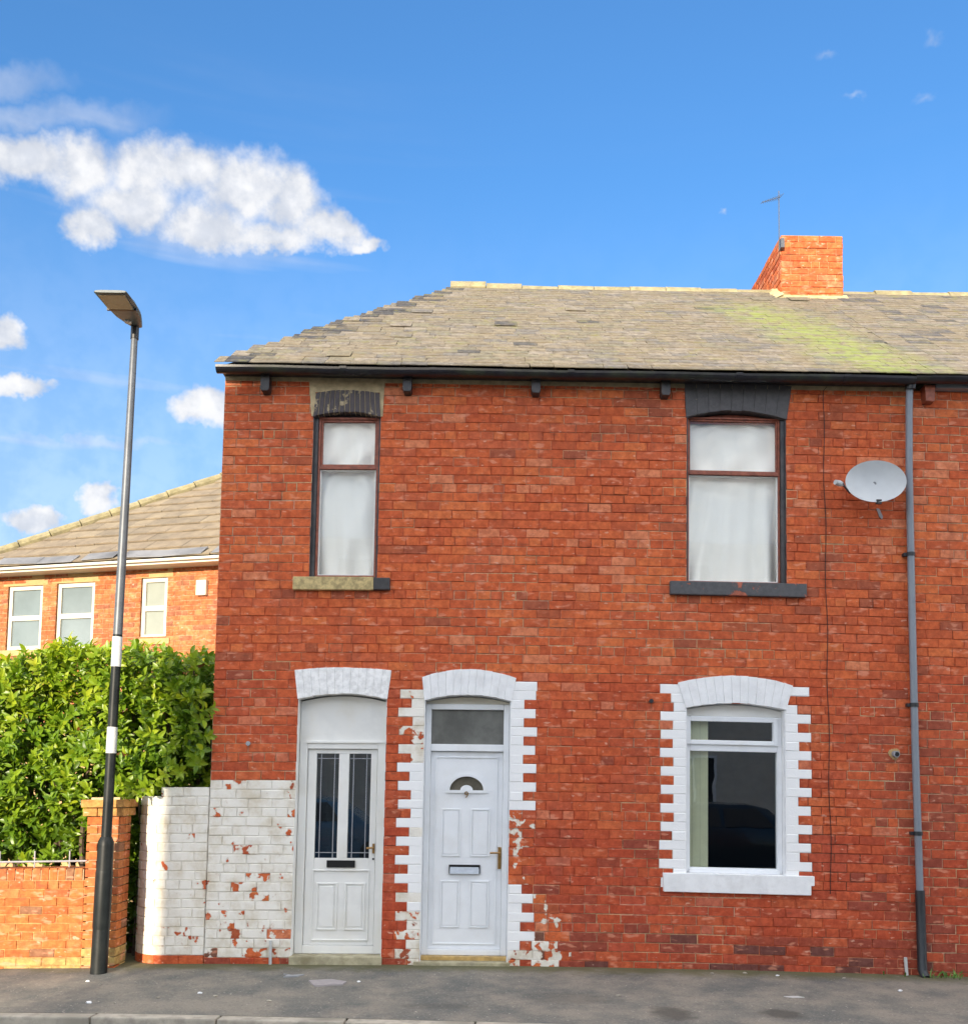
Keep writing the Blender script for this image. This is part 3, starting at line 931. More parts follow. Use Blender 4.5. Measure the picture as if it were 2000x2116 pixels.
MB().tube([(-0.998, 0.127, 0.935), (-0.998, 0.115, 0.935)], 0.010, 10).build('keyhole', 'black', leaf, sagging=True)
MB().box(-1.72, -0.885, -0.04, 0.25, -0.15, 0.073).build('doorstep', 'step', house, sagging=True, bevel=0.012)
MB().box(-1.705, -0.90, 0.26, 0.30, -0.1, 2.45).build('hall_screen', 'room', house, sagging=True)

# ---- right door
df = MB()
df.frame(-0.538, 0.238, 0.07, 2.375, 0.052, 0.10, 0.18)
df.box(-0.486, 0.186, 0.095, 0.18, 1.935, 2.000)
df = df.build('door_frame', 'upvc', house, sagging=True, bevel=0.006)
MB().prism(arched_poly(-0.538, 0.238, 2.377, 2.39, 2.44), 0.115, 0.16).build('head_board', 'cream', df, sagging=True)
pane(-0.486, 0.186, 2.000, 2.323, 0.135, df, 'frost', 'transom_pane')
lf = MB()
fx, fz, fr, fi = -0.150, 1.575, 0.160, 0.058
lf.box(-0.484, 0.184, 0.13, 0.17, 0.124, fz)
N = 20
outer = [(fx + fr * math.cos(math.pi * i / N), fz + 0.82 * fr * math.sin(math.pi * i / N)) for i in range(N + 1)]
for i in range(N):
    a, b_ = outer[i], outer[i + 1]
    lf.prism([(a[0], a[1]), (a[0], 1.93), (b_[0], 1.93), (b_[0], b_[1])][::-1], 0.13, 0.17)
lf.box(-0.484, fx - fr, 0.13, 0.17, fz, 1.93)
lf.box(fx + fr, 0.184, 0.13, 0.17, fz, 1.93)
lf = lf.build('door', 'upvc', house, sagging=True)
sp = [(fx + fr * math.cos(math.pi * i / N), fz + 0.82 * fr * math.sin(math.pi * i / N)) for i in range(N + 1)]
fanp = MB()
for i in range(N):
    fanp.prism([(fx, fz), sp[i], sp[i + 1]], 0.150, 0.16)
fanp.build('fanlight_pane', 'fan', lf, sagging=True)
rim = MB()
for i in range(N):
    c0, c1 = math.pi * i / N, math.pi * (i + 1) / N
    for (ra, rb, ya) in ((fr - 0.004, fr + 0.024, 0.116), (0.0, fi, 0.122)):
        q = lambda rad, an: (fx + rad * math.cos(an), fz + 0.82 * rad * math.sin(an))
        poly = [q(ra, c0), q(rb, c0), q(rb, c1), q(ra, c1)] if ra else [q(0, c0), q(rb, c0), q(rb, c1)]
        rim.prism(poly, ya, 0.152)
rim.box(fx - fr - 0.028, fx + fr + 0.028, 0.114, 0.131, fz - 0.026, fz - 0.001)
rim.build('fanlight_rim', 'upvc', lf, sagging=True)
MB().frame(-0.440, 0.140, 0.165, 1.885, 0.012, 0.121, 0.131).build('panel_moulding', 'upvc', lf, sagging=True, bevel=0.004)
for (za, zb) in ((0.965, 1.405), (0.315, 0.745)):
    for (xa, xb) in ((-0.375, -0.198), (-0.106, 0.074)):
        MB().frame(xa, xb, za, zb, 0.014, 0.119, 0.131).build('panel_moulding', 'upvc', lf, sagging=True, bevel=0.005)
        MB().box(xa + 0.022, xb - 0.022, 0.122, 0.131, za + 0.022, zb - 0.022).build('panel', 'upvc', lf, sagging=True, bevel=0.004)
MB().frame(-0.300, -0.012, 0.805, 0.890, 0.012, 0.112, 0.131).box(-0.288, -0.024, 0.122, 0.131, 0.865, 0.878).build('letter_box', 'black', lf, sagging=True, bevel=0.003)
MB().add([(-0.290, 0.100, 0.808), (-0.022, 0.100, 0.808), (-0.022, 0.118, 0.868), (-0.290, 0.118, 0.868), (-0.290, 0.114, 0.806), (-0.022, 0.114, 0.806), (-0.022, 0.128, 0.870), (-0.290, 0.128, 0.870)],
         [(0, 1, 2, 3), (7, 6, 5, 4), (0, 4, 5, 1), (1, 5, 6, 2), (2, 6, 7, 3), (3, 7, 4, 0)]).build('letter_flap', 'chrome', lf, sagging=True)
h = MB().box(0.150, 0.180, 0.118, 0.131, 0.855, 1.055)
h.tube([(0.165, 0.12, 1.005), (0.165, 0.075, 1.005), (0.075, 0.072, 1.003)], 0.009, 8)
h.build('handle', 'brass', lf, sagging=True, bevel=0.003)
cu = bpy.data.curves.new('house_number', 'FONT')
cu.body = '9'; cu.size = 0.085; cu.extrude = 0.004; cu.align_x = 'CENTER'
tmp = bpy.data.objects.new('tmp', cu); COL.objects.link(tmp)
bpy.context.view_layer.update()
nm = bpy.data.meshes.new_from_object(tmp.evaluated_get(bpy.context.evaluated_depsgraph_get()))
bpy.data.objects.remove(tmp)
nm.materials.clear(); nm.materials.append(M['brass'])
no = bpy.data.objects.new('house_number', nm)
place(no, (fx, 0.110, 1.505 + sag(fx)), lf)
no.rotation_euler = (R(90), 0, 0)
MB().box(-0.60, 0.27, -0.035, 0.25, -0.15, 0.030).build('doorstep', 'step', house, sagging=True, bevel=0.008)
MB().box(-0.54, 0.24, 0.05, 0.19, 0.031, 0.068).build('threshold', 'oak', house, sagging=True, bevel=0.004)
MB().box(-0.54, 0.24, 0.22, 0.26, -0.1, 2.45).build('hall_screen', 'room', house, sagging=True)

# ---- eaves: gutter, corbels
def gutter(parent, x0, x1, y, z, r, name='gutter', cap=True):
    m = MB()
    N = 9
    n = 12
    pts = []
    for i in range(n + 1):
        x = x0 + (x1 - x0) * i / n
        for k in range(N + 1):
            an = math.pi * k / N
            pts.append((x, y - r * math.cos(an), z - r * math.sin(an) + 0.004 * math.sin(i * 1.9)))
        for k in range(N + 1):
            an = math.pi * (N - k) / N
            pts.append((x, y - (r - .006) * math.cos(an), z - (r - .006) * math.sin(an) + 0.004 * math.sin(i * 1.9)))
    K = 2 * N + 2
    m.v = pts; m.c = [None] * len(pts)
    for i in range(n):
        for k in range(K):
            m.f.append((i * K + k, i * K + (k + 1) % K, (i + 1) * K + (k + 1) % K, (i + 1) * K + k))
    m.f.append(tuple(range(N + 1)))
    m.f.append(tuple(n * K + q for q in range(N + 1)))
    return m.build(name, 'gutter', parent)
gt = gutter(house, -2.525, 3.93, -0.165, 5.448, 0.060)
for xg in (-1.35, -0.52, 0.75, 2.3, 3.3):
    mm = MB()
    for k in range(10):
        a0, a1 = math.pi * k / 10, math.pi * (k + 1) / 10
        q = lambda rr_, an: (-0.165 - rr_ * math.cos(an), 5.450 - rr_ * math.sin(an))
        (ya, za), (yb, zb) = q(0.067, a0), q(0.067, a1)
        (yc, zc_), (yd, zd) = q(0.059, a1), q(0.059, a0)
        mm.add([(xg - .03, ya, za), (xg - .03, yb, zb), (xg - .03, yc, zc_), (xg - .03, yd, zd), (xg + .03, ya, za), (xg + .03, yb, zb), (xg + .03, yc, zc_), (xg + .03, yd, zd)],
               [(0, 1, 2, 3), (7, 6, 5, 4), (0, 4, 5, 1), (2, 6, 7, 3)])
    mm.build('gutter_joint', 'gutter', gt)
MB().box(-2.49, 3.96, -0.075, 0.0, 5.425, 5.50).build('fascia', 'blackpaint', house)
MB().box(-2.485, 3.96, -0.014, 0.01, 5.385, 5.424).build('mortar_fillet', 'mortar', house)
for x in (-2.09, -0.765, 0.435, 1.645):
    MB().prism([(x - .042, 5.30), (x - .03, 5.275), (x + .03, 5.275), (x + .042, 5.30), (x + .042, 5.43), (x - .042, 5.43)], -0.11, 0.02).build('corbel', 'blackpaint', house, sagging=True, bevel=0.006)

# ---- slate roofs
SPAL = [(0.182, 0.156, 0.120), (0.168, 0.145, 0.115), (0.195, 0.168, 0.128), (0.145, 0.135, 0.126), (0.168, 0.154, 0.118), (0.205, 0.182, 0.155)]
def slate_tone(c, r):
    hx = HX0 + (HX1 - HX0) * (c.y - EY) / (RY - EY)
    if c.x < hx + 0.30 and r.random() < .5: return (0.055, 0.055, 0.062)
    if c.x > 4.4 and nz(c.x, c.y, 1.6, 3) > .18 and r.random() < .5: return (0.10, 0.095, 0.10)
    return r.choice(SPAL) if r.random() > .008 else (0.075, 0.072, 0.072)
SCACHE = {}

def slate_verts(w, h, t, r):
    j = lambda s: r.uniform(-s, s)
    a = [(-w / 2 + j(.004), -h / 2 + j(.010)), (w / 2 + j(.004), -h / 2 + j(.010)), (w / 2 + j(.003), h / 2), (-w / 2 + j(.003), h / 2)]
    return [(x, y, -t / 2) for x, y in a] + [(x, y, t / 2) for x, y in a]

def slates(parent, org, xd, ud, rows, gauge, width, limits, seed, budget, hgt=None, t=0.006, pal=SPAL, name='slate', tilt=0.022, colf=None, mat='slate', ragged=0.0):
    """courses of separate slates; org = eaves origin, xd = along eaves, ud = up the slope"""
    r = random.Random(seed)
    xd, ud = Vector(xd).normalized(), Vector(ud).normalized()
    nd = xd.cross(ud).normalized()
    if nd.z < 0: nd = -nd
    hgt = hgt or gauge * 1.75
    it = []
    for k in range(rows):
        s0 = k * gauge
        xa, xb = limits(s0 + gauge * .5)
        x = xa + (width * 0.5 if k % 2 else 0) - width * 0.5 + r.uniform(-.01, .01) - r.uniform(0, ragged)
        first = True
        while x < xb - 0.02:
            w = width * r.uniform(0.93, 1.05)
            x0, x1 = max(x, xa - r.uniform(0, ragged)), min(x + w, xb)
            if x1 - x0 > 0.05:
                it.append((k, x0, x1))
            x += w
    out = []
    for (k, x0, x1) in it:
        w = x1 - x0 - 0.004
        lift = r.uniform(0, 0.003) + (r.uniform(.004, .014) if r.random() < 0.012 else 0)
        tl = tilt + r.uniform(-.006, .010) + lift * 0.6
        slip = -r.uniform(0.015, 0.03) if r.random() < 0.01 else r.uniform(-.006, .006)
        sm = k * gauge + hgt / 2 + slip
        ctr = Vector(org) + xd * ((x0 + x1) / 2) + ud * sm + nd * (0.012 + lift)
        B = Matrix((xd, (ud * math.cos(tl) - nd * math.sin(tl)), (nd * math.cos(tl) + ud * math.sin(tl)))).transposed()
        B = B @ Matrix.Rotation(r.uniform(-.012, .012), 3, 'Z')
        out.append(((ctr - CAM).length - (0.5 if w > width * .85 else 0), ctr, B, w, colf(ctr, r) if colf else r.choice(pal)))
    out.sort(key=lambda q: q[0])
    st = MB()
    for i, (dd, ctr, B, w, col) in enumerate(out):
        if i < budget:
            key = (round(w * 100), round(hgt, 3), col, r.randrange(3), name)
            if key not in SCACHE:
                me = bpy.data.meshes.new(name)
                me.from_pydata(slate_verts(key[0] / 100, hgt, t, r), [], BOXF)
                at = me.color_attributes.new('tint', 'FLOAT_COLOR', 'POINT')
                at.data.foreach_set('color', [*col, 1] * 8)
                me.materials.append(M[mat])
                SCACHE[key] = me
            o = bpy.data.objects.new(name, SCACHE[key])
            place(o, ctr, parent)
            o.rotation_euler = B.to_euler()
        else:
            st.add([ctr + B @ Vector(v) for v in slate_verts(w, hgt, t, r)], BOXF, (*col, 1))
    if st.v:
        s = st.build(name + '_courses', mat, parent, fix=False)
        s['kind'] = 'stuff'

EZ, EY, RY, RZ = 5.452, -0.205, 3.2, 7.965
run = RY - EY
pitch = math.atan2(RZ - EZ, run)
slope = math.hypot(RZ - EZ, run)
HX0, HX1 = -2.50, -0.47
deck = MB()
bx = 3.965
BY = RY + run
deck.add([(HX0, EY, EZ - .02), (bx, EY, EZ - .02), (bx, RY, RZ - .02), (HX1, RY, RZ - .02), (HX0, BY, EZ - .02), (bx, BY, EZ - .02)],
         [(0, 1, 2, 3), (3, 2, 5, 4), (0, 3, 4), (0, 4, 5, 1)])
roof = deck.build('roof', 'slate', house, fix=False)
slates(roof, (0, EY - 0.03, EZ), (1, 0, 0), (0, math.cos(pitch), math.sin(pitch)), 33, slope / 33, 0.235,
       lambda s: (HX0 + (HX1 - HX0) * min(1, s / slope) - 0.01, bx + 0.118 * (int(s / (slope / 33)) % 2)), 21, 300, ragged=0.10, colf=slate_tone)
# hip end, away from the street
hip_u = Vector((HX1 - HX0, 0, RZ - EZ)).normalized()
slates(roof, (HX0 + .03, 0, EZ - .02), (0, 1, 0), hip_u, 15, math.hypot(HX1 - HX0, RZ - EZ) / 16, 0.265,
       lambda s: (EY + 0.26 + (RY - EY) * s / math.hypot(HX1 - HX0, RZ - EZ), BY - (RY - EY) * s / math.hypot(HX1 - HX0, RZ - EZ)), 22, 0)

def ridge_tiles(parent, x0, x1, n, seed, z=RZ, y=RY, extra=None):
    r = random.Random(seed)
    L = (x1 - x0) / n
    for i in range(n):
        xa = x0 + i * L
        z0 = z + 0.035 + r.uniform(-.012, .012) + (extra(xa) if extra else 0)
        m = MB()
        prof = [(-.12, -.10), (-.085, -.03), (-.035, .012), (.035, .012), (.085, -.03), (.12, -.10)]
        for xx, dz in ((xa + .004, r.uniform(-.006, .006)), (xa + L - .004, r.uniform(-.006, .006))):
            for (py, pz) in prof: m.v.append((xx, y + py, z0 + pz + dz)); m.c.append(None)
            for (py, pz) in prof[::-1]: m.v.append((xx, y + py * .86, z0 + pz - .022 + dz)); m.c.append(None)
        for k in range(12):
            m.f.append((k, (k + 1) % 12, 12 + (k + 1) % 12, 12 + k))
        m.f += [tuple(range(12)), tuple(range(12, 24))]
        m.build('ridge_tile', 'lichen', parent)
ridge_tiles(roof, HX1 - 0.05, 3.60, 9, 31, extra=lambda x: 0.055 if x < -.2 else (0.02 if x < .2 else 0))

# ---- chimney
CH = dict(x0=3.635, x1=4.405, y0=2.90, y1=4.75, z0=7.45, z1=8.58)
chim = MB().box(CH['x0'] + .03, CH['x1'] - .03, CH['y0'] + .03, CH['y1'] - .03, CH['z0'], CH['z1'] - .02).build('chimney', 'mortar', house)

def chim_tint(x, z, l, c, r):
    t = r.random()
    col = PAL[3] if t < .35 else PAL[0] if t < .65 else PAL[1] if t < .8 else PAL[6] if t < .93 else PAL[4]
    col = (col[0] * .82, col[1] * .86, col[2] * .85)
    return (*col, 0.0)
def chim_mortar(x, z, col, r):
    return (0.45, 0.28, 0.14, 0) if r.random() < .55 else (0.40, 0.14, 0.06, 0)
def sub_wall(mat4, x0, x1, z0, nc, seed, budget):
    return brick_wall(chim, x0, x1, z0, nc, 0.0842, [], chim_tint, chim_mortar, seed, budget, mat4=mat4, sagging=False, wall_name='brick_bed', stuff_name='brickwork')
def chimney_face(mat4, x0, x1, seed, budget):
    r = random.Random(seed)
    st = MB()
    nc = 13
    n = 0
    for c in range(nc):
        za = CH['z1'] - (c + 1) * 0.0842
        for (xa, xb) in joints_of(c, x0, x1, [(x0, x1, False, False)], 0.228, (0.11, 0.2), r):
            col = chim_tint(0, 0, 0, c, r)
            d = 0.005
            st.add([mat4 @ Vector(p) for p in ((xa, d, za), (xb, d, za), (xb, d, za + .0842), (xa, d, za + .0842))], [(0, 1, 2, 3)], chim_mortar(0, 0, col, r))
            ctr = Vector(((xa + xb) / 2, r.uniform(-.006, .003), za + .0421))
            if n < budget:
                o = bpy.data.objects.new('brick', brick_mesh(xb - xa - .010, .0742, col, r.randrange(3)))
                place(o, mat4 @ ctr, chim)
                o.rotation_euler = mat4.to_3x3().to_euler()
                n += 1
            else:
                st.add([mat4 @ (ctr + Vector(v)) for v in brick_verts(xb - xa - .010, .0742, 0.004, r)], BRICKF, col)
    s = st.build('chimney_brickwork', 'brick', chim, fix=False)
    s['kind'] = 'stuff'
chimney_face(Matrix.Translation((0, CH['y0'], 0)), CH['x0'], CH['x1'], 41, 60)
chimney_face(Matrix.Translation((CH['x0'], 0, 0)) @ Matrix.Rotation(-math.pi / 2, 4, 'Z'), -CH['y1'], -CH['y0'], 42, 0)
chimney_face(Matrix.Translation((CH['x1'], 0, 0)) @ Matrix.Rotation(math.pi / 2, 4, 'Z'), CH['y0'], CH['y1'], 43, 0)
MB().box(CH['x0'] + .01, CH['x1'] - .01, CH['y0'] + .01, CH['y1'] - .01, CH['z1'] - .02, CH['z1'] + .006).build('chimney_cap', 'lichen', chim)
fl = MB()
rr_ = random.Random(5)
def roof_z(y): return EZ + (y - EY) * math.tan(pitch)
nseg = 9
for i in range(nseg):
    xa = CH['x0'] - .05 + (CH['x1'] - CH['x0'] + .1) * i / nseg
    xb = CH['x0'] - .05 + (CH['x1'] - CH['x0'] + .1) * (i + 1) / nseg
    y0 = CH['y0'] - rr_.uniform(.10, .17)
    fl.add([(xa, y0, roof_z(y0) + .02), (xb, y0 + rr_.uniform(-.02, .02), roof_z(y0) + .02), (xb, CH['y0'] + .01, roof_z(CH['y0']) + .075), (xa, CH['y0'] + .01, roof_z(CH['y0']) + .075),
            (xa, CH['y0'] + .01, roof_z(y0) - .1), (xb, CH['y0'] + .01, roof_z(y0) - .1)], [(0, 1, 2, 3), (0, 3, 4), (1, 5, 2), (0, 4, 5, 1)])
for i in range(3):
    ya, yb = CH['y0'] - .08 + i * .14, CH['y0'] - .08 + (i + 1) * .14
    fl.add([(CH['x0'] - .10 - rr_.uniform(0, .05), ya, min(roof_z(ya), RZ) + .03), (CH['x0'] - .10, yb, min(roof_z(yb), RZ) + .04), (CH['x0'] + .01, yb, min(roof_z(yb), RZ) + .11), (CH['x0'] + .01, ya, min(roof_z(ya), RZ) + .09)], [(0, 1, 2, 3)])
M['flaunch'] = plain('pale_flaunching', (0.46, 0.39, 0.20), 0.95, 0.2, 9, 0.6)
fl.build('flaunching', 'flaunch', chim)

# ---- downpipe, flue, small fittings on the wall
dp = MB().tube([(3.912, -0.115, 5.41), (3.914, -0.09, 5.2), (3.918, -0.062, 4.6), (3.928, -0.05, 3.5), (3.94, -0.05, 2.0), (3.963, -0.05, 0.72)], 0.032, 14).build('downpipe', 'pipe', house, smooth=True)
MB().tube([(3.962, -0.052, 0.74), (3.972, -0.055, 0.03), (3.98, -0.10, -0.03)], 0.041, 14).build('pipe_shoe', 'pipedark', dp, smooth=True)
for (x, z) in ((3.925, 3.82), (3.936, 2.42), (3.954, 1.25)):
    MB().tube([(x, -0.05, z - .018), (x, -0.05, z + .018)], 0.039, 14).box(x - .062, x - .035, -0.05, 0.01, z - .015, z + .015).build('pipe_clip', 'pipedark', dp)
MB().tube([(3.912, -0.14, 5.46), (3.912, -0.125, 5.36)], 0.047, 14).build('outlet', 'gutter', dp)
fz_ = 1.99 + sag(3.77)
fl = MB()
for k in range(16):
    a0, a1 = 2 * math.pi * k / 16, 2 * math.pi * (k + 1) / 16
    ro = 0.052 + 0.006 * math.sin(3 * a0)
    fl.prism([(3.765 + .028 * math.cos(a0), fz_ + .028 * math.sin(a0)), (3.765 + ro * math.cos(a0), fz_ + ro * math.sin(a0)), (3.765 + ro * math.cos(a1), fz_ + ro * math.sin(a1)), (3.765 + .028 * math.cos(a1), fz_ + .028 * math.sin(a1))], -0.012, 0.01)
fc = fl.build('flue_collar', 'yellowstone', house)
MB().tube([(3.765, 0.02, fz_), (3.775, -0.045, fz_ - .004)], 0.030, 14).build('flue_pipe', 'grey', fc)
MB().tube([(3.775, -0.046, fz_ - .004), (3.775, -0.048, fz_ - .004)], 0.021, 12).build('flue_mouth', 'black', fc)
MB().tube([(-1.89, -0.022, 0.21 + sag(-1.9)), (-1.886, -0.024, -0.03 + sag(-1.9))], 0.014, 10).build('overflow_pipe', 'bandwhite', house)
MB().tube([(3.835, -0.022, 0.155 + sag(3.8)), (3.847, -0.024, -0.04 + sag(3.8))], 0.015, 10).build('overflow_pipe', 'bandwhite', house)
MB().prism([(3.63, 4.28), (3.655, 4.275), (3.69, 4.20), (3.68, 4.175), (3.655, 4.20)], -0.012, 0.01).build('wall_plug', 'grey', house, sagging=True)
MB().tube([(1.535, 0.0, 2.42), (1.535, -0.03, 2.42)], 0.02, 8).build('wall_plug', 'pipedark', house, sagging=True)
MB().tube([(-2.155, 0.0, 1.99), (-2.155, -0.02, 1.99)], 0.022, 8).build('wall_plug', 'grey', house, sagging=True)

# ---- cable and dish, each a thing of its own
cp = [(3.175, -0.012, 5.43), (3.142, -0.012, 5.39)] + [(3.14 + 0.008 * math.sin(k * 1.3) + 0.0015 * k, -0.012, 5.3 - k * 0.2) for k in range(24)]
tag(MB().tube([(x, y, z + sag(3.1)) for x, y, z in cp], 0.0036, 6).build('wall_cable', 'cable'), 'thin black cable running straight down the brick wall beside the wide windows', 'cable')
ds = thing('satellite_dish', 'grey oval satellite dish fixed to the brick wall beside the downpipe', 'satellite dish', (3.66, -0.03, 4.52))
nrm = Vector((-0.12, -0.98, 0.12)).normalized()
ux = Vector((0, 0, 1)).cross(nrm).normalized() * -1
uy = nrm.cross(ux).normalized()
if uy.z < 0: uy = -uy
dc = Vector((3.535, -0.24, 4.462 + sag(3.6)))
m = MB()
NR, NA = 7, 40
for shell in (0, 1):
    for i in range(NR + 1):
        q = i / NR
        for k in range(NA):
            an = 2 * math.pi * k / NA
            a, b_ = 0.268 * q * math.cos(an), 0.203 * q * math.sin(an)
            p = dc + ux * a + uy * b_ + nrm * (0.055 * q * q - 0.05 - (0.006 if shell else 0))
            m.v.append(tuple(p)); m.c.append(None)
for shell in (0, 1):
    o_ = shell * (NR + 1) * NA
    for i in range(NR):
        for k in range(NA):
            m.f.append((o_ + i * NA + k, o_ + i * NA + (k + 1) % NA, o_ + (i + 1) * NA + (k + 1) % NA, o_ + (i + 1) * NA + k))
for k in range(NA):
    a = NR * NA + k; b_ = NR * NA + (k + 1) % NA; s_ = (NR + 1) * NA
    m.f.append((a, b_, b_ + s_, a + s_))
m.build('reflector', 'dish', ds, smooth=True)
lnb = Vector((3.165, -0.36, 4.40 + sag(3.6)))
foot = dc - uy * 0.20 + nrm * 0.0
MB().tube([dc - nrm * .07, Vector((dc.x - .22, dc.y + .06, dc.z - .09)), lnb + Vector((.02, .0, 0))], 0.010, 8).build('arm', 'pipedark', ds)
MB().tube([lnb + Vector((.03, .03, 0)), lnb + Vector((-.01, 0, 0)), lnb + Vector((-.05, -.02, .005))], [0.020, 0.028, 0.022], 10).build('receiver', 'dish', ds)
MB().tube([dc - nrm * .05, (3.66, -0.005, 4.50)], 0.018, 10).box(3.61, 3.71, -0.014, 0.004, 4.42, 4.56).build('wall_bracket', 'grey', ds)
MB().box(dc.x - .005, dc.x + .04, dc.y - .03, dc.y, dc.z - .215, dc.z - .175).build('clamp', 'black', ds)

ae = thing('television_aerial', 'thin television aerial on a mast fixed to the brick chimney', 'aerial', (3.60, 2.86, 8.45))
MB().tube([(3.595, 2.85, 8.35), (3.595, 2.85, 9.13)], 0.006, 6).build('mast', 'steel', ae)
MB().tube([(3.62, 2.86, 9.06), (3.33, 2.66, 8.86)], 0.004, 6).build('boom', 'steel', ae)
el = MB()
for k in range(9):
    t = k / 8
    c = Vector((3.62, 2.86, 9.06)).lerp(Vector((3.33, 2.66, 8.86)), t)
    ln = 0.09 - 0.05 * t
    el.tube([c + Vector((-.3, .5, -.2)).normalized() * ln * .6, c - Vector((-.3, .5, -.2)).normalized() * ln * .6], 0.003, 5)
el.build('element', 'steel', ae)
MB().box(3.61, 3.655, 2.82, 2.90, 8.38, 8.50).build('lashing_bracket', 'steel', ae)

# ------------------------------------------------------------------ next house in the row
nb = thing('terraced_house', 'red brick terrace house with pale mortar joints adjoining the grey downpipe', 'house', (5.9, 0, sag(5.9)))
def nb_tint(x, z, l, c, r):
    col = house_tint(x, z, l, c, r)
    return (*col[:3], 0.0)
brick_wall(nb, 3.967, 8.2, -0.05, NC, G, [(5.6, 6.5, 0.8, 2.4, False, False), (5.6, 6.5, 3.5, 5.1, False, False)], nb_tint, house_mortar, 12, 120)
for (za, zb) in ((0.8, 2.4), (3.5, 5.1)):
    w = MB().frame(5.61, 6.49, za + .01, zb - .01, .06, .08, .15).build('window', 'upvc', nb, sagging=True)
    MB().box(5.67, 6.43, .11, .116, za + .07, zb - .07).build('pane', 'skyglass', w, sagging=True)
    MB().box(5.5, 6.6, -.05, .1, za - .13, za).build('sill', 'whitestone', nb, sagging=True)
    MB().box(5.5, 6.6, -.016, .1, zb, zb + .22).build('lintel', 'whitestone', nb, sagging=True)
MB().box(8.1, 8.2, 0.02, 6.4, -.3, 5.46).box(3.98, 8.2, 6.3, 6.4, -.3, 5.46).build('side_wall', 'opaint', nb)
gutter(nb, 3.935, 8.25, -0.165, 5.462, 0.060)
MB().box(4.17, 8.2, -0.085, 0.0, 5.395, 5.50).build('fascia', 'grey', nb)
MB().prism([(4.07, 5.285), (4.15, 5.285), (4.16, 5.44), (4.06, 5.44)], -0.10, 0.02).build('corbel', 'woodred', nb, sagging=True, bevel=0.006)
deck = MB()
deck.add([(bx + .002, EY, EZ - .02), (8.25, EY, EZ - .02), (8.25, RY, RZ - .02), (bx + .002, RY, RZ - .02), (bx + .002, BY, EZ - .02), (8.25, BY, EZ - .02)], [(0, 1, 2, 3), (3, 2, 5, 4)])
nroof = deck.build('roof', 'slate', nb, fix=False)
slates(nroof, (0, EY - 0.03, EZ), (1, 0, 0), (0, math.cos(pitch), math.sin(pitch)), 33, slope / 33, 0.235, lambda s: (bx + .003 + 0.118 * (int(s / (slope / 33)) % 2), 8.25), 23, 160, colf=slate_tone)
ridge_tiles(nroof, 4.43, 8.2, 8, 32)

# ------------------------------------------------------------------ white yard wall with rounded corner
yw = thing('yard_wall', 'white painted brick yard wall with rounded corner and flaking paint', 'wall', (-2.85, 0.15, sag(-2.85)))
XR, RAD = -2.86, 0.35                      # where the curve starts, its radius
def yw_pt(s, out):
    """s runs left from the house corner (x=-2.492); out = distance proud of the wall face"""
    ln = -2.492 - XR
    if s < ln:
        return (-2.492 - s, -out)
    a = (s - ln) / RAD
    if a < math.pi / 2:
        return (XR - (RAD + out) * math.sin(a), RAD - (RAD + out) * math.cos(a))
    return (XR - RAD - out, RAD + (s - ln - RAD * math.pi / 2))
def yw_top(s):
    return 1.60 - (0.06 if s > 0.55 else 0) - (0.05 if s > 0.70 else 0)
r = random.Random(77)
SL = -2.492 - XR + RAD * math.pi / 2 + 1.2
bed, st, cnt = MB(), MB(), []
NCY = 19
ywbed = None
pieces = []
for c in range(-1, NCY):
    za = -0.01 + c * G
    for (sa, sb) in joints_of(c + 20, 0, SL, [(0.004, SL, False, False)], 0.228, (0.1, 0.2), r):
        sub = 4 if sb > 0.25 else 1
        if za + G > yw_top((sa + sb) / 2) + 0.02:
            continue
        col = (*PAL[r.choice((0, 1, 2, 4))], ((0.92 if r.random() < .93 else .7) if c > 3 else ((0.88 if r.random() < .75 else .6) if c > 0 else 0.0)))
        for k in range(sub):
            s0, s1 = sa + (sb - sa) * k / sub, sa + (sb - sa) * (k + 1) / sub
            p0, p1 = yw_pt(s0, -0.005), yw_pt(s1, -0.005)
            bed.add([(p0[0], p0[1], za), (p0[0], p0[1], za + G), (p1[0], p1[1], za + G), (p1[0], p1[1], za)], [(0, 1, 2, 3)], col)
        pieces.append((sa, sb, za, col, sub))
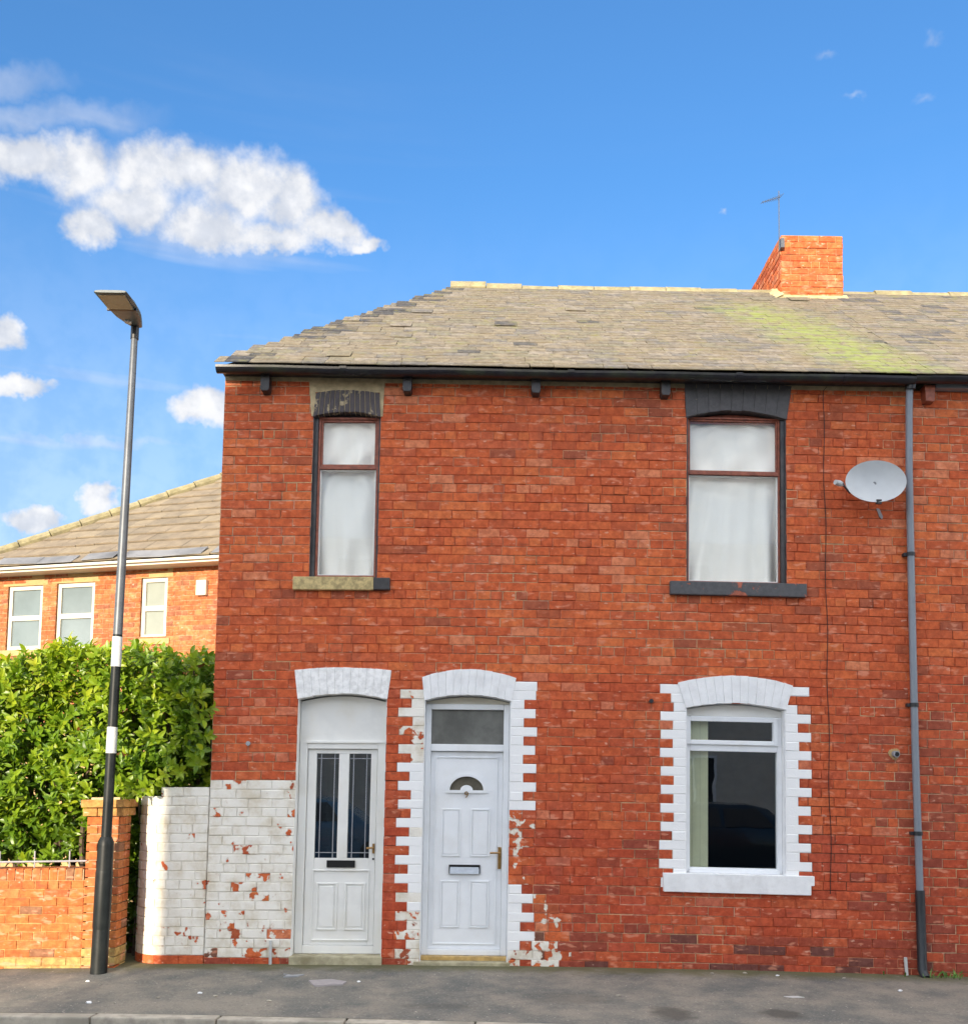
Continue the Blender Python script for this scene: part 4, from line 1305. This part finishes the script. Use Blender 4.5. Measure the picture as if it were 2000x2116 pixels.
# coping line and back face
for k in range(24):
    s0, s1 = SL * k / 24, SL * (k + 1) / 24
    tz = max([za + G for (a, b_, za, c_, s_) in pieces if a <= (s0 + s1) / 2 <= b_] + [1.4])
    p = [yw_pt(s0, -.004), yw_pt(s1, -.004), yw_pt(s1, -.22), yw_pt(s0, -.22)]
    bed.add([(p[0][0], p[0][1], tz), (p[1][0], p[1][1], tz), (p[2][0], p[2][1], tz), (p[3][0], p[3][1], tz), (p[2][0], p[2][1], -.1), (p[3][0], p[3][1], -.1)], [(0, 1, 2, 3), (3, 2, 4, 5)], (*PAL[2], 0.8))
ywbed = bed.build('wall_core', 'brick', yw, sagging=True, fix=False)
for (sa, sb, za, col, sub) in pieces:
    bb = MB()
    dz, ot = r.uniform(-.002, .002), 0.003 + r.uniform(-.002, .003)
    sa2, sb2 = sa + .0035, sb - .0035
    ring = []
    for k in range(sub + 1):
        s = sa2 + (sb2 - sa2) * k / sub
        i_ = 0.003 if k in (0, sub) else 0
        so = s + (0.003 if k == 0 else (-0.003 if k == sub else 0))
        pb, pf = yw_pt(s, -.03), yw_pt(so, ot)
        pm = yw_pt(s, ot - .003)
        z0, z1 = za + .0038 + dz, za + G - .0038 + dz
        ring.append([(pb[0], pb[1], z0), (pm[0], pm[1], z0), (pf[0], pf[1], z0 + .003), (pf[0], pf[1], z1 - .003), (pm[0], pm[1], z1), (pb[0], pb[1], z1)])
    vs = [q for rg in ring for q in rg]
    fs = []
    for k in range(sub):
        for e in range(6):
            fs.append((k * 6 + e, k * 6 + (e + 1) % 6, (k + 1) * 6 + (e + 1) % 6, (k + 1) * 6 + e))
    fs += [tuple(range(6)), tuple(sub * 6 + q for q in range(6))]
    bb.add(vs, fs, col)
    bb.build('brick', 'brick', ywbed, sagging=True)

# ------------------------------------------------------------------ orange garden wall, pillar, railing
gw = thing('garden_wall', 'low orange brick garden wall with brick-on-edge top below the laurel hedge', 'wall', (-5.0, -0.06, sag(-5.0)))
def g_tint(x, z, l, c, r):
    t = r.random()
    col = GPAL[0] if t < .3 else GPAL[1] if t < .55 else GPAL[2] if t < .72 else GPAL[3] if t < .86 else GPAL[4] if t < .93 else GPAL[5]
    if z < 0.1 and r.random() < .5: col = (0.42, 0.28, 0.10)
    return (*col, 0.0)
def g_mortar(x, z, col, r):
    return (0.45, 0.25, 0.095, 0) if r.random() < .7 else (0.42, 0.16, 0.055, 0)
GWY = -0.17
GM = Matrix.Translation((0, GWY, 0))
wl = brick_wall(gw, -7.6, -3.53, -0.06, 11, 0.075, [], g_tint, g_mortar, 51, 300, mat4=GM, L=0.225)
MB().box(-7.6, -3.53, GWY + .012, GWY + .215, -0.2, 0.765).build('wall_core', 'mortar', gw, sagging=True)
x = -7.6
r = random.Random(52)
while x < -3.60:
    col = g_tint(x, 1, 0, 0, r)
    l = MB().box(x + .004, min(x + .071, -3.535), GWY - .004 + r.uniform(-.002, .002), GWY + .22, 0.767, 0.768 + .105 + r.uniform(-.002, .002), col).build('coping_brick', 'brick', gw, sagging=True, bevel=0.004)
    x += 0.075
MB().box(-7.6, -3.545, GWY + .005, GWY + .21, 0.764, 0.862).build('coping_bed', 'mortar', gw, sagging=True)

pl = thing('brick_pillar', 'square orange brick pillar standing behind the lamp post', 'pillar', (-3.39, -0.05, sag(-3.39)))
PX0, PX1, PY0, PY1 = -3.53, -3.235, -0.175, 0.10
MB().box(PX0 + .02, PX1 - .02, PY0 + .02, PY1 - .02, -.1, 1.50).build('pillar_core', 'mortar', pl, sagging=True)
r = random.Random(53)
for c in range(20):
    za = -0.06 + c * 0.0775
    zb = za + 0.0685
    ex = 0.0
    mat_ = 'brick'
    if c >= 18: ex = 0.03 if c == 18 else 0.045
    m_ = PX0 + (PX1 - PX0) * (0.68 if c % 2 else 0.33)
    for (xa, xb) in ((PX0 - ex, m_ - .004), (m_ + .004, PX1 + ex)):
        ym = (PY0 + PY1) / 2
        for (ya, yb) in ((PY0 - ex, ym - .004), (ym + .004, PY1 + ex)):
            col = g_tint(xa, za, 0, 0, r)
            if c >= 18: col = (0.46, 0.23, 0.07, 0)
            MB().box(xa, xb, ya + r.uniform(-.002, .002), yb, za, zb, col).build('brick', 'brick', pl, sagging=True, bevel=0.004)

rl = thing('railing', 'thin grey metal railing on top of the garden wall', 'railing', (-5.5, 0.0, 0.87 + sag(-5.5)))
MB().tube([(-7.6, -.06, 0.935), (-3.56, -.06, 0.928)], 0.009, 8).build('rail', 'rail', rl, sagging=True)
for k in range(13):
    x = -7.5 + k * 0.315
    MB().tube([(x, -.06, 0.86), (x, -.06, 1.02)], 0.007, 6).build('baluster', 'rail', rl, sagging=True)

# ------------------------------------------------------------------ laurel hedge
hd = thing('laurel_hedge', 'dense bright green cherry laurel hedge behind the orange garden wall', 'hedge', (-4.4, 0.55, sag(-4.4)))
def leaf_verts(l, w, curl, fold):
    v = []
    for i, (t, ww) in enumerate(((0, .12), (.22, .78), (.5, 1.0), (.78, .74), (1, 0.04))):
        z = -curl * t * t
        v += [(-w / 2 * ww, l * t, z + fold * ww), (0, l * t, z), (w / 2 * ww, l * t, z + fold * ww)]
    return v
LEAFF = []
for i in range(4):
    a = i * 3
    LEAFF += [(a, a + 1, a + 4, a + 3), (a + 1, a + 2, a + 5, a + 4)]
r = random.Random(61)
lm = []
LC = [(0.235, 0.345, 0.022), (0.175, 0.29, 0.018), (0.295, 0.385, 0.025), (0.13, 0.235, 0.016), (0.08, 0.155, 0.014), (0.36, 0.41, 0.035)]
for k, colr in enumerate(LC):
    for q in range(2):
        me = bpy.data.meshes.new('leaf')
        me.from_pydata(leaf_verts(0.092, 0.041, 0.02 + 0.02 * q, 0.006 + .004 * q), [], LEAFF)
        at = me.color_attributes.new('tint', 'FLOAT_COLOR', 'POINT')
        at.data.foreach_set('color', [*colr, 1] * 15)
        me.polygons.foreach_set('use_smooth', [True] * len(me.polygons))
        me.materials.append(M['leaf'])
        lm.append((me, k))
def hedge_front(x, z):
    """how far towards the street the clipped face stands at this place"""
    base = 0.10 if x < -3.6 else -0.02
    if z < 1.75 and x > -3.62: base = 0.22
    if z < 1.15: base += 0.06
    return base + 0.16 * nz(x, z, 1.5, 2) + 0.10 * nz(x, z, 3.7, 6)
def hedge_top(x):
    return 2.80 + 0.14 * nz(x, 0, 1.9, 4) + 0.09 * nz(x, 0, 5.5, 9) + sag(x)
shoots = []
for k in range(2900):
    x = r.uniform(-7.2, -2.56)
    if r.random() < 0.82:
        z = r.uniform(0.86, hedge_top(x) + 0.02)
        if x > -3.62 and z < 1.52: continue
        depth = abs(r.gauss(0, 0.10)) if r.random() < .72 else r.uniform(.1, .5)
        y = hedge_front(x, z) + depth
        d = Vector((r.gauss(0, .45), -0.85 + r.gauss(0, .25), r.uniform(0.0, 0.9)))
    else:
        y = r.uniform(0.05, 0.9)
        z = hedge_top(x) + r.gauss(0, .04) - 0.02
        depth = 0
        d = Vector((r.gauss(0, .35), r.gauss(-.25, .3), 1.0))
    # holes where the dark inside shows
    if nz(x, z, 2.3, 13) > 0.40 and depth < 0.2 and z < 2.75:
        continue
    if x > -2.62 and y < 0.05: x -= 0.08
    shoots.append((Vector((x, y, z)), d.normalized(), depth))
for k in range(2400):
    x = r.uniform(-7.2, -2.60) if k % 3 else r.uniform(-3.75, -2.56)
    y = r.uniform(0.30, 1.35)
    z = r.uniform(0.8, hedge_top(x) - .15)
    if x > -3.6: z = r.uniform(0.05, hedge_top(x) - .1); y = r.uniform(.36, 1.35)
    shoots.append((Vector((x, y, z)), Vector((r.gauss(0, .5), -.7 + r.gauss(0, .4), r.gauss(.2, .5))).normalized(), y - .1))
for (p, d) in (((-2.50, -0.13, 2.27), (.8, -.4, .1)), ((-2.55, -0.12, 2.17), (.5, -.8, -.1)), ((-2.58, -0.10, 2.40), (.5, -.6, .5)), ((-3.18, -0.12, 1.56), (.2, -.8, -.5)), ((-3.05, -0.10, 1.53), (.3, -.8, -.4)), ((-3.24, -0.1, 1.47), (-.1, -.7, -.7)),
               ((-2.62, 0.0, 2.78), (.3, -.3, 1)), ((-2.75, -0.06, 1.70), (.2, -.9, -.1)), ((-2.6, -0.08, 1.78), (.3, -.8, -.2)), ((-2.98, -0.08, 1.60), (.0, -.8, -.5)), ((-3.3, -0.1, 1.58), (-.2, -.8, -.4)), ((-3.12, -0.12, 1.50), (.3, -.7, -.6)), ((-2.52, -0.08, 2.02), (.6, -.7, 0)), ((-2.56, -0.08, 1.9), (.4, -.8, .1)), ((-2.82, -.05, 1.75), (0, -.9, .2)), ((-3.12, -0.05, 1.68), (.1, -.9, .1)), ((-2.9, -0.06, 1.66), (0, -.9, .2))):
    shoots.append((Vector(p), Vector(d).normalized(), 0))
leaves = []
for (p, d, depth) in shoots:
    n = r.randint(7, 11)
    side = d.cross(Vector((0.3, 0.2, 1))).normalized()
    ln = r.uniform(.10, .2)
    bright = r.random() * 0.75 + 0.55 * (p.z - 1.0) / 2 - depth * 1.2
    for k in range(n):
        t = k / n
        an = k * 2.4 + r.uniform(-.4, .4)
        radial = (Matrix.Rotation(an, 3, d) @ side)
        ld_ = (d * (0.35 + 0.75 * t) + radial * (1.0 - .45 * t) + Vector((0, 0, .1))).normalized()
        pos = p + d * (ln * (t - .6))
        nrm_ = (d - ld_ * d.dot(ld_)).normalized()
        xx = ld_.cross(nrm_).normalized()
        B = Matrix((xx, ld_, nrm_)).transposed()
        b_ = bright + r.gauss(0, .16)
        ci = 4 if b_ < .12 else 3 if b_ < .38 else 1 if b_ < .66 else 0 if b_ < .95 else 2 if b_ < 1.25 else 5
        leaves.append((pos, B, r.uniform(.6, 1.2), ci, r.randrange(2)))
leaves.sort(key=lambda q: (q[0] - CAM).length + (3 if q[0].x < -4.75 else 0))
st = MB()
base = [leaf_verts(0.092, 0.041, 0.02 + 0.02 * q, 0.006 + .004 * q) for q in range(2)]
fol = None
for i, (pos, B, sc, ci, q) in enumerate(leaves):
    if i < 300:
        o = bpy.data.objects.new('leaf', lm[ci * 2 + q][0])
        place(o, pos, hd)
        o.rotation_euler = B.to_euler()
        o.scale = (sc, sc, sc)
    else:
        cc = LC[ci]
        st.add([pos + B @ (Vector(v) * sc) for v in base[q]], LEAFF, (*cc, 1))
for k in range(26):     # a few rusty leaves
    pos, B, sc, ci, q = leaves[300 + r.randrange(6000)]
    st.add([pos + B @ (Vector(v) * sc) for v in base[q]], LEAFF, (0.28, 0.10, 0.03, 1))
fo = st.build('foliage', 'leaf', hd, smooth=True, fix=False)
fo['kind'] = 'stuff'
br = MB()
for k in range(46):
    x = -7.0 + k * 0.098
    x = min(x, -2.72)
    y = r.uniform(.35, .75)
    br.tube([(x, y, sag(x)), (x + r.uniform(-.1, .1), y + r.uniform(-.1, .1), 1.0), (x + r.uniform(-.2, .2), y + r.uniform(-.15, .1), 2.0), (x + r.uniform(-.25, .2), y, 2.75)], [.03, .024, .016, .006], 6)
bo = br.build('branches', 'bark', hd)
bo['kind'] = 'stuff'

# ------------------------------------------------------------------ lamp post
LX, LY = -3.29, -0.385
lamp = thing('street_lamp', 'slim black and grey street lamp post with flat lantern and white bands', 'street lamp', (LX, LY, pave_z(LX, LY)))
lz = pave_z(LX, LY)
LEAN = 0.0125
def lp(z): return (LX + LEAN * z, LY, lz + z)
MB().tube([lp(-.05), lp(0.02), lp(1.09), lp(1.13), lp(1.17)], [.074, .071, .068, .066, .048], 20).build('base_column', 'lampdark', lamp, smooth=True)
pol = MB().tube([lp(1.12), lp(2.95)], [.044, .041], 18).build('pole', 'lampdark', lamp, smooth=True)
MB().tube([lp(2.94), lp(4.3), lp(5.74)], [.0405, .036, .029], 18).build('upper_pole', 'steel', lamp, smooth=True)
for (z0, z1) in ((2.665, 2.93), (1.90, 2.13)):
    MB().tube([lp(z0), lp(z1)], [.0448, .0446] if z0 < 2.5 else [.0440, .0437], 18).build('band', 'bandwhite', lamp, smooth=True)
MB().tube([lp(.38), lp(.40), lp(.86), lp(.88)], [.0715, .0735, .0725, .0700], 20).build('inspection_door', 'lampdark', lamp, smooth=True)
tx, ty, tz = lp(5.74)
hl = MB()
secs = [(0.03, .045, .028), (-0.06, .075, .040), (-0.20, .115, .048), (-0.40, .138, .040), (-0.62, .142, .022), (-0.635, .135, .014)]
K = 10
for (dy, hw, ht) in secs:
    for k in range(K):
        an = 2 * math.pi * k / K
        cx_, cz_ = math.cos(an), math.sin(an)
        sx = math.copysign(abs(cx_) ** .5, cx_) * hw
        sz = math.copysign(abs(cz_) ** .6, cz_) * ht
        if sz < 0: sz = sz * .55
        hl.v.append((tx + .01 + sx, ty + dy, tz + .045 + sz + 0.02 * dy)); hl.c.append(None)
for i in range(len(secs) - 1):
    for k in range(K):
        hl.f.append((i * K + k, i * K + (k + 1) % K, (i + 1) * K + (k + 1) % K, (i + 1) * K + k))
hl.f += [tuple(range(K)), tuple((len(secs) - 1) * K + k for k in range(K))]
head = hl.build('lantern', 'lampgrey', lamp, smooth=True)
MB().add([(tx - .105, ty - .60, tz + .018), (tx + .125, ty - .60, tz + .018), (tx + .118, ty - .37, tz + .006), (tx - .098, ty - .37, tz + .006),
          (tx - .105, ty - .60, tz + .040), (tx + .125, ty - .60, tz + .040), (tx + .118, ty - .37, tz + .030), (tx - .098, ty - .37, tz + .030)], BOXF).build('lens', 'lens', head)
MB().box(tx - .118, tx + .138, ty - .365, ty - .345, tz + .004, tz + .03).build('hinge_bar', 'black', head)
MB().tube([(tx, ty, tz - .09), (tx, ty, tz + .035)], .036, 14).build('spigot', 'black', head)
MB().tube([(tx - .02, ty - .12, tz + .02), (tx - .02, ty - .12, tz + .006)], .03, 12).build('photocell', 'bandwhite', head)

# ------------------------------------------------------------------ house behind the hedge
O2 = Vector((-3.93, 5.3, 0)); a2 = Vector((-.9565, .2917, 0)); n2 = Vector((-.2917, -.9565, 0))
bh = thing('brick_house', 'sunlit orange brick house with tan tiled roof and white windows beyond the hedge', 'house', tuple(O2 + a2 * 1.5 + Vector((0, 0, -.7))))
# local wall frame: x to the right (= -a2), y into the house (= -n2)
BM = Matrix(((-a2.x, -n2.x, 0, O2.x), (-a2.y, -n2.y, 0, O2.y), (0, 0, 1, 0), (0, 0, 0, 1)))
def bl_(m_, name, mat, parent, **kw):
    m_.v = [tuple(BM @ Vector(q)) for q in m_.v]
    return m_.build(name, mat, parent, **kw)
wins = [(-3.78, -3.115, 3.60, 4.62), (-2.855, -2.155, 3.60, 4.63), (-1.325, -0.865, 3.72, 4.645)]
def b_tint(x, z, l, c, r):
    t = r.random()
    col = (0.44, 0.145, 0.055) if t < .35 else (0.42, 0.120, 0.045) if t < .65 else (0.47, 0.185, 0.075) if t < .85 else (0.31, 0.115, 0.06)
    return (*col, 0.0)
def b_mortar(x, z, col, r): return (0.42, 0.24, 0.13, 0)
brick_wall(bh, -4.12, 2.4, 2.4, 32, 0.075, [(w[0], w[1], w[2], w[3] + .0, False, False) for w in wins], b_tint, b_mortar, 71, 300, mat4=BM, sagging=False, L=0.225, joint=0.010)
bl_(MB().box(-4.12, 2.4, 0.0, 0.10, -0.8, 2.40).box(-4.12, -4.02, 0.10, 7, -.8, 4.8).box(2.3, 2.4, 0.1, 7, -.8, 4.8), 'lower_wall', 'yellowstone', bh)
for (x0, x1, z0, z1) in wins:
    w = bl_(MB().frame(x0 + .004, x1 - .004, z0 + .004, z1 - .004, 0.062, 0.03, 0.10).box(x0 + .066, x1 - .066, 0.03, 0.10, (z0 + z1) / 2 - .04, (z0 + z1) / 2 + .04), 'window', 'cream', bh, bevel=0.006)
    zc = (z0 + z1) / 2
    lower = 'skyglass' if x1 < -2 else 'frost2'
    for (za, zb) in ((z0 + .066, zc - .04), (zc + .04, z1 - .066)):
        bl_(MB().box(x0 + .066, x1 - .066, 0.06, 0.066, za, zb), 'pane', 'skyglass' if x1 < -2 else 'lacepane', w)
    bl_(MB().box(x0 - .08, x1 + .08, -0.03, 0.08, z0 - .09, z0 + .002), 'sill', 'yellowstone', bh, bevel=0.006)
    bl_(MB().box(x0 - .09, x1 + .09, -0.006, 0.04, z1, 4.775), 'lintel', 'yellowstone', bh)
bl_(MB().box(-4.50, 2.4, -0.34, -0.30, 4.76, 4.845), 'fascia', 'cream', bh)
bl_(MB().box(-4.50, 2.4, -0.30, 0.0, 4.772, 4.790), 'soffit', 'cream', bh)
bl_(MB().box(-4.50, 2.4, -0.40, -0.342, 4.79, 4.83), 'gutter', 'cream', bh, bevel=0.01)
p36 = R(36)
ude = (-n2) * math.cos(p36) + Vector((0, 0, math.sin(p36)))
E2 = O2 + n2 * 0.36 + Vector((0, 0, 4.84))
sl2 = 3.55 / math.cos(p36)
dk = MB()
def rp(s_left, plan, dz=-.03): return tuple(E2 + a2 * s_left - n2 * plan + Vector((0, 0, plan * math.tan(p36) + dz)))
dk.add([rp(4.50, 0), rp(-2.4, 0), rp(-2.4, 3.55), rp(0.95, 3.55), rp(4.50, 7.1, -.03 - 3.55 * 2 * math.tan(p36) + 0)], [(0, 1, 2, 3), (0, 3, 4)])
broof = dk.build('roof', 'felt', bh, fix=False)
TP = [(0.235, 0.19, 0.135), (0.22, 0.178, 0.128), (0.25, 0.205, 0.145), (0.20, 0.165, 0.12)]
M['tile'] = None
def tile_material():
    m, nt, p, out = material('concrete_tile')
    at = nt.n('ShaderNodeAttribute', attribute_name='tint')
    pos = nt.n('ShaderNodeNewGeometry').outputs['Position']
    nt.put(p.inputs['Base Color'], nt.mix(nt.range(nt.noise(pos, 5, 5, 0.6), 0.3, 0.7), nt.mix(1.0, at.outputs['Color'], (0.82, 0.8, 0.78), 'MULTIPLY'), nt.mix(1.0, at.outputs['Color'], (1.12, 1.1, 1.05), 'MULTIPLY')))
    p.inputs['Roughness'].default_value = 0.9
    return m
M['tile'] = tile_material()
slates(broof, tuple(E2), tuple(-a2), tuple(ude), 13, sl2 / 13, 0.33, lambda s: (-4.50 + s * math.cos(p36), 2.4), 73, 240, hgt=sl2 / 13 * 1.25, t=0.022, pal=TP, name='roof_tile', tilt=0.075, mat='tile')
hp = MB()
for k in range(11):
    A = Vector(rp(4.52 - 3.55 * k / 11, 3.55 * k / 11, .05)); B_ = Vector(rp(4.52 - 3.55 * (k + 1) / 11 + .01, 3.55 * (k + 1) / 11 - .01, .045))
    MB().tube([A, B_], [.085, .075], 10).build('hip_tile', 'lichen', broof)
r = random.Random(9)
for k in range(9):      # grey trays lying along the eaves
    xa = -4.4 + k * 0.75 + r.uniform(-.05, .05)
    m_ = MB().box(xa, xa + r.uniform(.55, .8), -0.40, -0.22, 4.862 + .006 * (k % 2), 4.872 + .006 * (k % 2))
    m_.v = [(x, y, z + (y + .40) * 0.75 + .015 * math.sin(x * 3)) for x, y, z in m_.v]
    bl_(m_, 'eaves_tray', 'felt', bh)
ab = MB().box(-0.335, -0.165, -0.075, -0.006, 4.33, 4.56)
ab.v = [tuple(BM @ Vector(q)) for q in ab.v]
tag(ab.build('alarm_box', 'cream', None, bevel=0.015), 'small white alarm box on the orange brick house wall', 'alarm box')

# ------------------------------------------------------------------ small things on the pavement
def flat_bit(name, pts, h, mat, label, cat, group=None):
    m_ = MB()
    n_ = len(pts)
    z = [pave_z(x, y) for x, y in pts]
    m_.add([(x, y, z[i] - .002) for i, (x, y) in enumerate(pts)] + [(x, y, z[i] + h) for i, (x, y) in enumerate(pts)],
           [tuple(range(n_))[::-1], tuple(range(n_, 2 * n_))] + [(i, (i + 1) % n_, n_ + (i + 1) % n_, n_ + i) for i in range(n_)])
    return tag(m_.build(name, mat), label, cat, group)
flat_bit('slate_fragment', [(-1.42, -0.71), (-1.24, -0.66), (-1.10, -0.74), (-1.12, -0.84), (-1.34, -0.90)], 0.012, 'shard', 'broken grey slate lying on the pavement in front of the glazed door', 'slate')
flat_bit('plastic_scrap', [(-1.68, -0.45), (-1.60, -0.50), (-1.50, -0.47), (-1.55, -0.54), (-1.66, -0.56), (-1.63, -0.50)], 0.010, 'grey', 'small crumpled grey scrap on the pavement beside the white dado', 'litter')
flat_bit('paper_scrap', [(2.44, -1.00), (2.56, -0.98), (2.60, -1.02), (2.50, -1.04)], 0.004, 'bandwhite', 'small white paper scrap on the pavement below the ground floor window', 'litter')
rb = random.Random(15)
for k, (px_, py_) in enumerate(((-2.95, -1.45), (-2.75, -1.46), (-2.48, -1.30), (-2.2, -1.15), (-2.05, -1.25), (-1.6, -1.4), (-1.0, -0.72), (2.05, -0.20), (2.35, -0.16), (2.62, -0.22), (3.2, -0.25), (-3.1, -.85), (-3.25, -.72), (0.3, -.9), (1.1, -1.1), (3.5, -.7))):
    s_ = rb.uniform(.008, .018)
    m_ = bmesh.new()
    bmesh.ops.create_icosphere(m_, subdivisions=1, radius=s_)
    for v in m_.verts:
        v.co = Vector((v.co.x * rb.uniform(1.0, 1.7), v.co.y, v.co.z * .6)) * rb.uniform(.8, 1.2)
    me = bpy.data.meshes.new('pebble'); m_.to_mesh(me); m_.free()
    me.materials.append(M['kerb' if k % 3 else 'whitestone'])
    o = place(bpy.data.objects.new('pebble', me), (px_, py_, pave_z(px_, py_) + s_ * .35))
    tag(o, 'tiny buff stone chip lying on the pavement' if k % 3 else 'tiny white chip of paint or stone lying on the pavement', 'stone', 'buff stone chips on the pavement' if k % 3 else 'white chips on the pavement')
for (cx_, cy_, n_, sp, lab) in ((4.18, -0.07, 46, .16, 'low green weeds growing at the foot of the brick wall beside the downpipe'), (4.75, -0.06, 26, .12, 'smaller tuft of weeds at the foot of the neighbouring brick wall')):
    m_ = MB()
    for k in range(n_):
        x, y = cx_ + rb.gauss(0, sp), cy_ + rb.gauss(0, .035)
        if y > -0.01: y = -0.02
        z = pave_z(x, y)
        an = rb.uniform(0, 6.28); ln = rb.uniform(.03, .085); w_ = .006
        dx, dy = math.cos(an), math.sin(an)
        top = (x + dx * ln * .7, min(-.008, y + dy * ln * .7), z + ln * rb.uniform(.5, 1))
        m_.add([(x - dy * w_, y + dx * w_, z - .003), (x + dy * w_, y - dx * w_, z - .003), (x + dx * ln * .4 + dy * w_ * 1.4, y + dy * ln * .4, z + ln * .6), top, (x + dx * ln * .4 - dy * w_ * 1.4, y + dy * ln * .4, z + ln * .6)], [(0, 1, 2, 3, 4)])
    tag(m_.build('weed', 'weed', None, fix=False), lab, 'weed')

# ------------------------------------------------------------------ across the street: the terrace that shades this side
OY, OD = -18.0, 5.0
for k in range(4):
    x0 = -8.8 + k * 6.4
    x1 = x0 + 6.39
    t_ = thing('opposite_house', ('buff rendered end house', 'buff rendered house with cream door', 'buff rendered middle house', 'buff rendered far house')[k] + ' across the street behind the viewer', 'house', ((x0 + x1) / 2, OY - 2.5, -.2))
    MB().box(x0, x1, OY - OD, OY, -.5, 8.40).build('wall', 'opaint', t_)
    rf = MB()
    ym = OY - OD / 2
    rf.add([(x0, OY + .2, 8.36), (x1, OY + .2, 8.36), (x1, ym, 9.05), (x0, ym, 9.05), (x1, OY - OD - .2, 8.36), (x0, OY - OD - .2, 8.36)], [(0, 1, 2, 3), (3, 2, 4, 5), (0, 3, 5), (1, 4, 2)])
    rf.build('roof', 'slate', t_)
    for (wx, wz, ww, wh) in ((1.2, .9, 1.2, 1.6), (1.2, 3.7, 1.1, 1.6), (4.6, 3.7, 1.1, 1.6), (1.2, 6.4, 1.1, 1.5), (4.6, 6.4, 1.1, 1.5)):
        w_ = MB().frame(x0 + wx, x0 + wx + ww, wz, wz + wh, .08, OY, OY + .05).box(x0 + wx + ww / 2 - .03, x0 + wx + ww / 2 + .03, OY, OY + .045, wz + .08, wz + wh - .08).build('window', 'upvc', t_)
        MB().box(x0 + wx + .08, x0 + wx + ww - .08, OY + .003, OY + .012, wz + .08, wz + wh - .08).build('pane', 'room', w_)
        MB().box(x0 + wx - .1, x0 + wx + ww + .1, OY, OY + .1, wz - .14, wz - .001).build('sill', 'cream', t_)
    d_ = MB().box(x0 + 4.5, x0 + 5.4, OY, OY + .05, -.1, 2.05).build('door', 'cream', t_, bevel=.01)

# ------------------------------------------------------------------ parked cars across the road (seen mirrored in the panes)
def car(cx_, cy_, mat, label):
    t_ = thing('parked_car', label, 'car', (cx_, cy_, -0.13), 'cars parked across the road')
    z0 = -0.13
    # stations along the length: x, half width at sill, sill z, bonnet/waist z, roof z, roof half width
    st_ = [(-2.05, .62, .38, .62, .62, .60), (-1.95, .78, .25, .86, .88, .72), (-1.55, .84, .20, .94, 1.02, .74), (-1.25, .85, .20, .96, 1.30, .64), (-0.7, .86, .20, .96, 1.46, .60),
           (0.1, .86, .20, .95, 1.47, .60), (0.55, .86, .20, .95, 1.36, .62), (1.05, .85, .20, .94, .99, .72), (1.6, .83, .20, .86, .89, .70), (1.98, .74, .28, .68, .72, .62), (2.08, .60, .38, .58, .58, .55)]
    m_ = MB()
    for (x, hw, zs, zw, zr, rw) in st_:
        for (yy, zz) in ((-hw * .95, zs), (-hw, (zs + zw) / 2), (-hw * .97, zw), (-rw, zr - .03), (-rw * .6, zr), (rw * .6, zr), (rw, zr - .03), (hw * .97, zw), (hw, (zs + zw) / 2), (hw * .95, zs)):
            m_.v.append((cx_ + x, cy_ + yy, z0 + zz)); m_.c.append(None)
    K_ = 10
    for i in range(len(st_) - 1):
        for k in range(K_):
            m_.f.append((i * K_ + k, i * K_ + (k + 1) % K_, (i + 1) * K_ + (k + 1) % K_, (i + 1) * K_ + k))
    m_.f += [tuple(range(K_)), tuple((len(st_) - 1) * K_ + k for k in range(K_))]
    body = m_.build('body', mat, t_, smooth=True)
    for sgn in (-1, 1):
        for (xa, xb, ta, tb) in ((-1.15, -.45, -.95, -.50), (-.38, .62, -.38, .28)):
            y1, y2 = cy_ + sgn * .846, cy_ + sgn * .655
            MB().add([(cx_ + xa, y1, z0 + .98), (cx_ + xb, y1, z0 + .98), (cx_ + tb, y2, z0 + 1.36), (cx_ + ta, y2, z0 + 1.36),
                      (cx_ + xa, y1 - sgn * .05, z0 + .98), (cx_ + xb, y1 - sgn * .05, z0 + .98), (cx_ + tb, y2 - sgn * .05, z0 + 1.36), (cx_ + ta, y2 - sgn * .05, z0 + 1.36)], BOXF).build('side_window', 'black', t_)
        for xw in (-1.3, 1.28):
            w_ = MB().tube([(cx_ + xw, cy_ + sgn * .67, z0 + .31), (cx_ + xw, cy_ + sgn * .87, z0 + .31)], .31, 20).build('wheel', 'tyre', t_, smooth=True)
            MB().tube([(cx_ + xw, cy_ + sgn * .872, z0 + .31), (cx_ + xw, cy_ + sgn * .876, z0 + .31)], .20, 16).build('rim', 'steel', w_)
        MB().box(cx_ + 1.86, cx_ + 2.0, cy_ + sgn * .58 - .1, cy_ + sgn * .58 + .1, z0 + .60, z0 + .72).build('headlight', 'lens', t_, bevel=.02)
car(5.2, -11.3, 'car', 'dark teal hatchback parked across the road, mirrored in the ground floor window')
M['car2'] = plain('blue_car_paint', (0.06, 0.16, 0.28), 0.25, 0.1, 2, 0.0, coat=0.6)
car(-3.4, -11.3, 'car2', 'mid blue hatchback parked across the road opposite the glazed door')
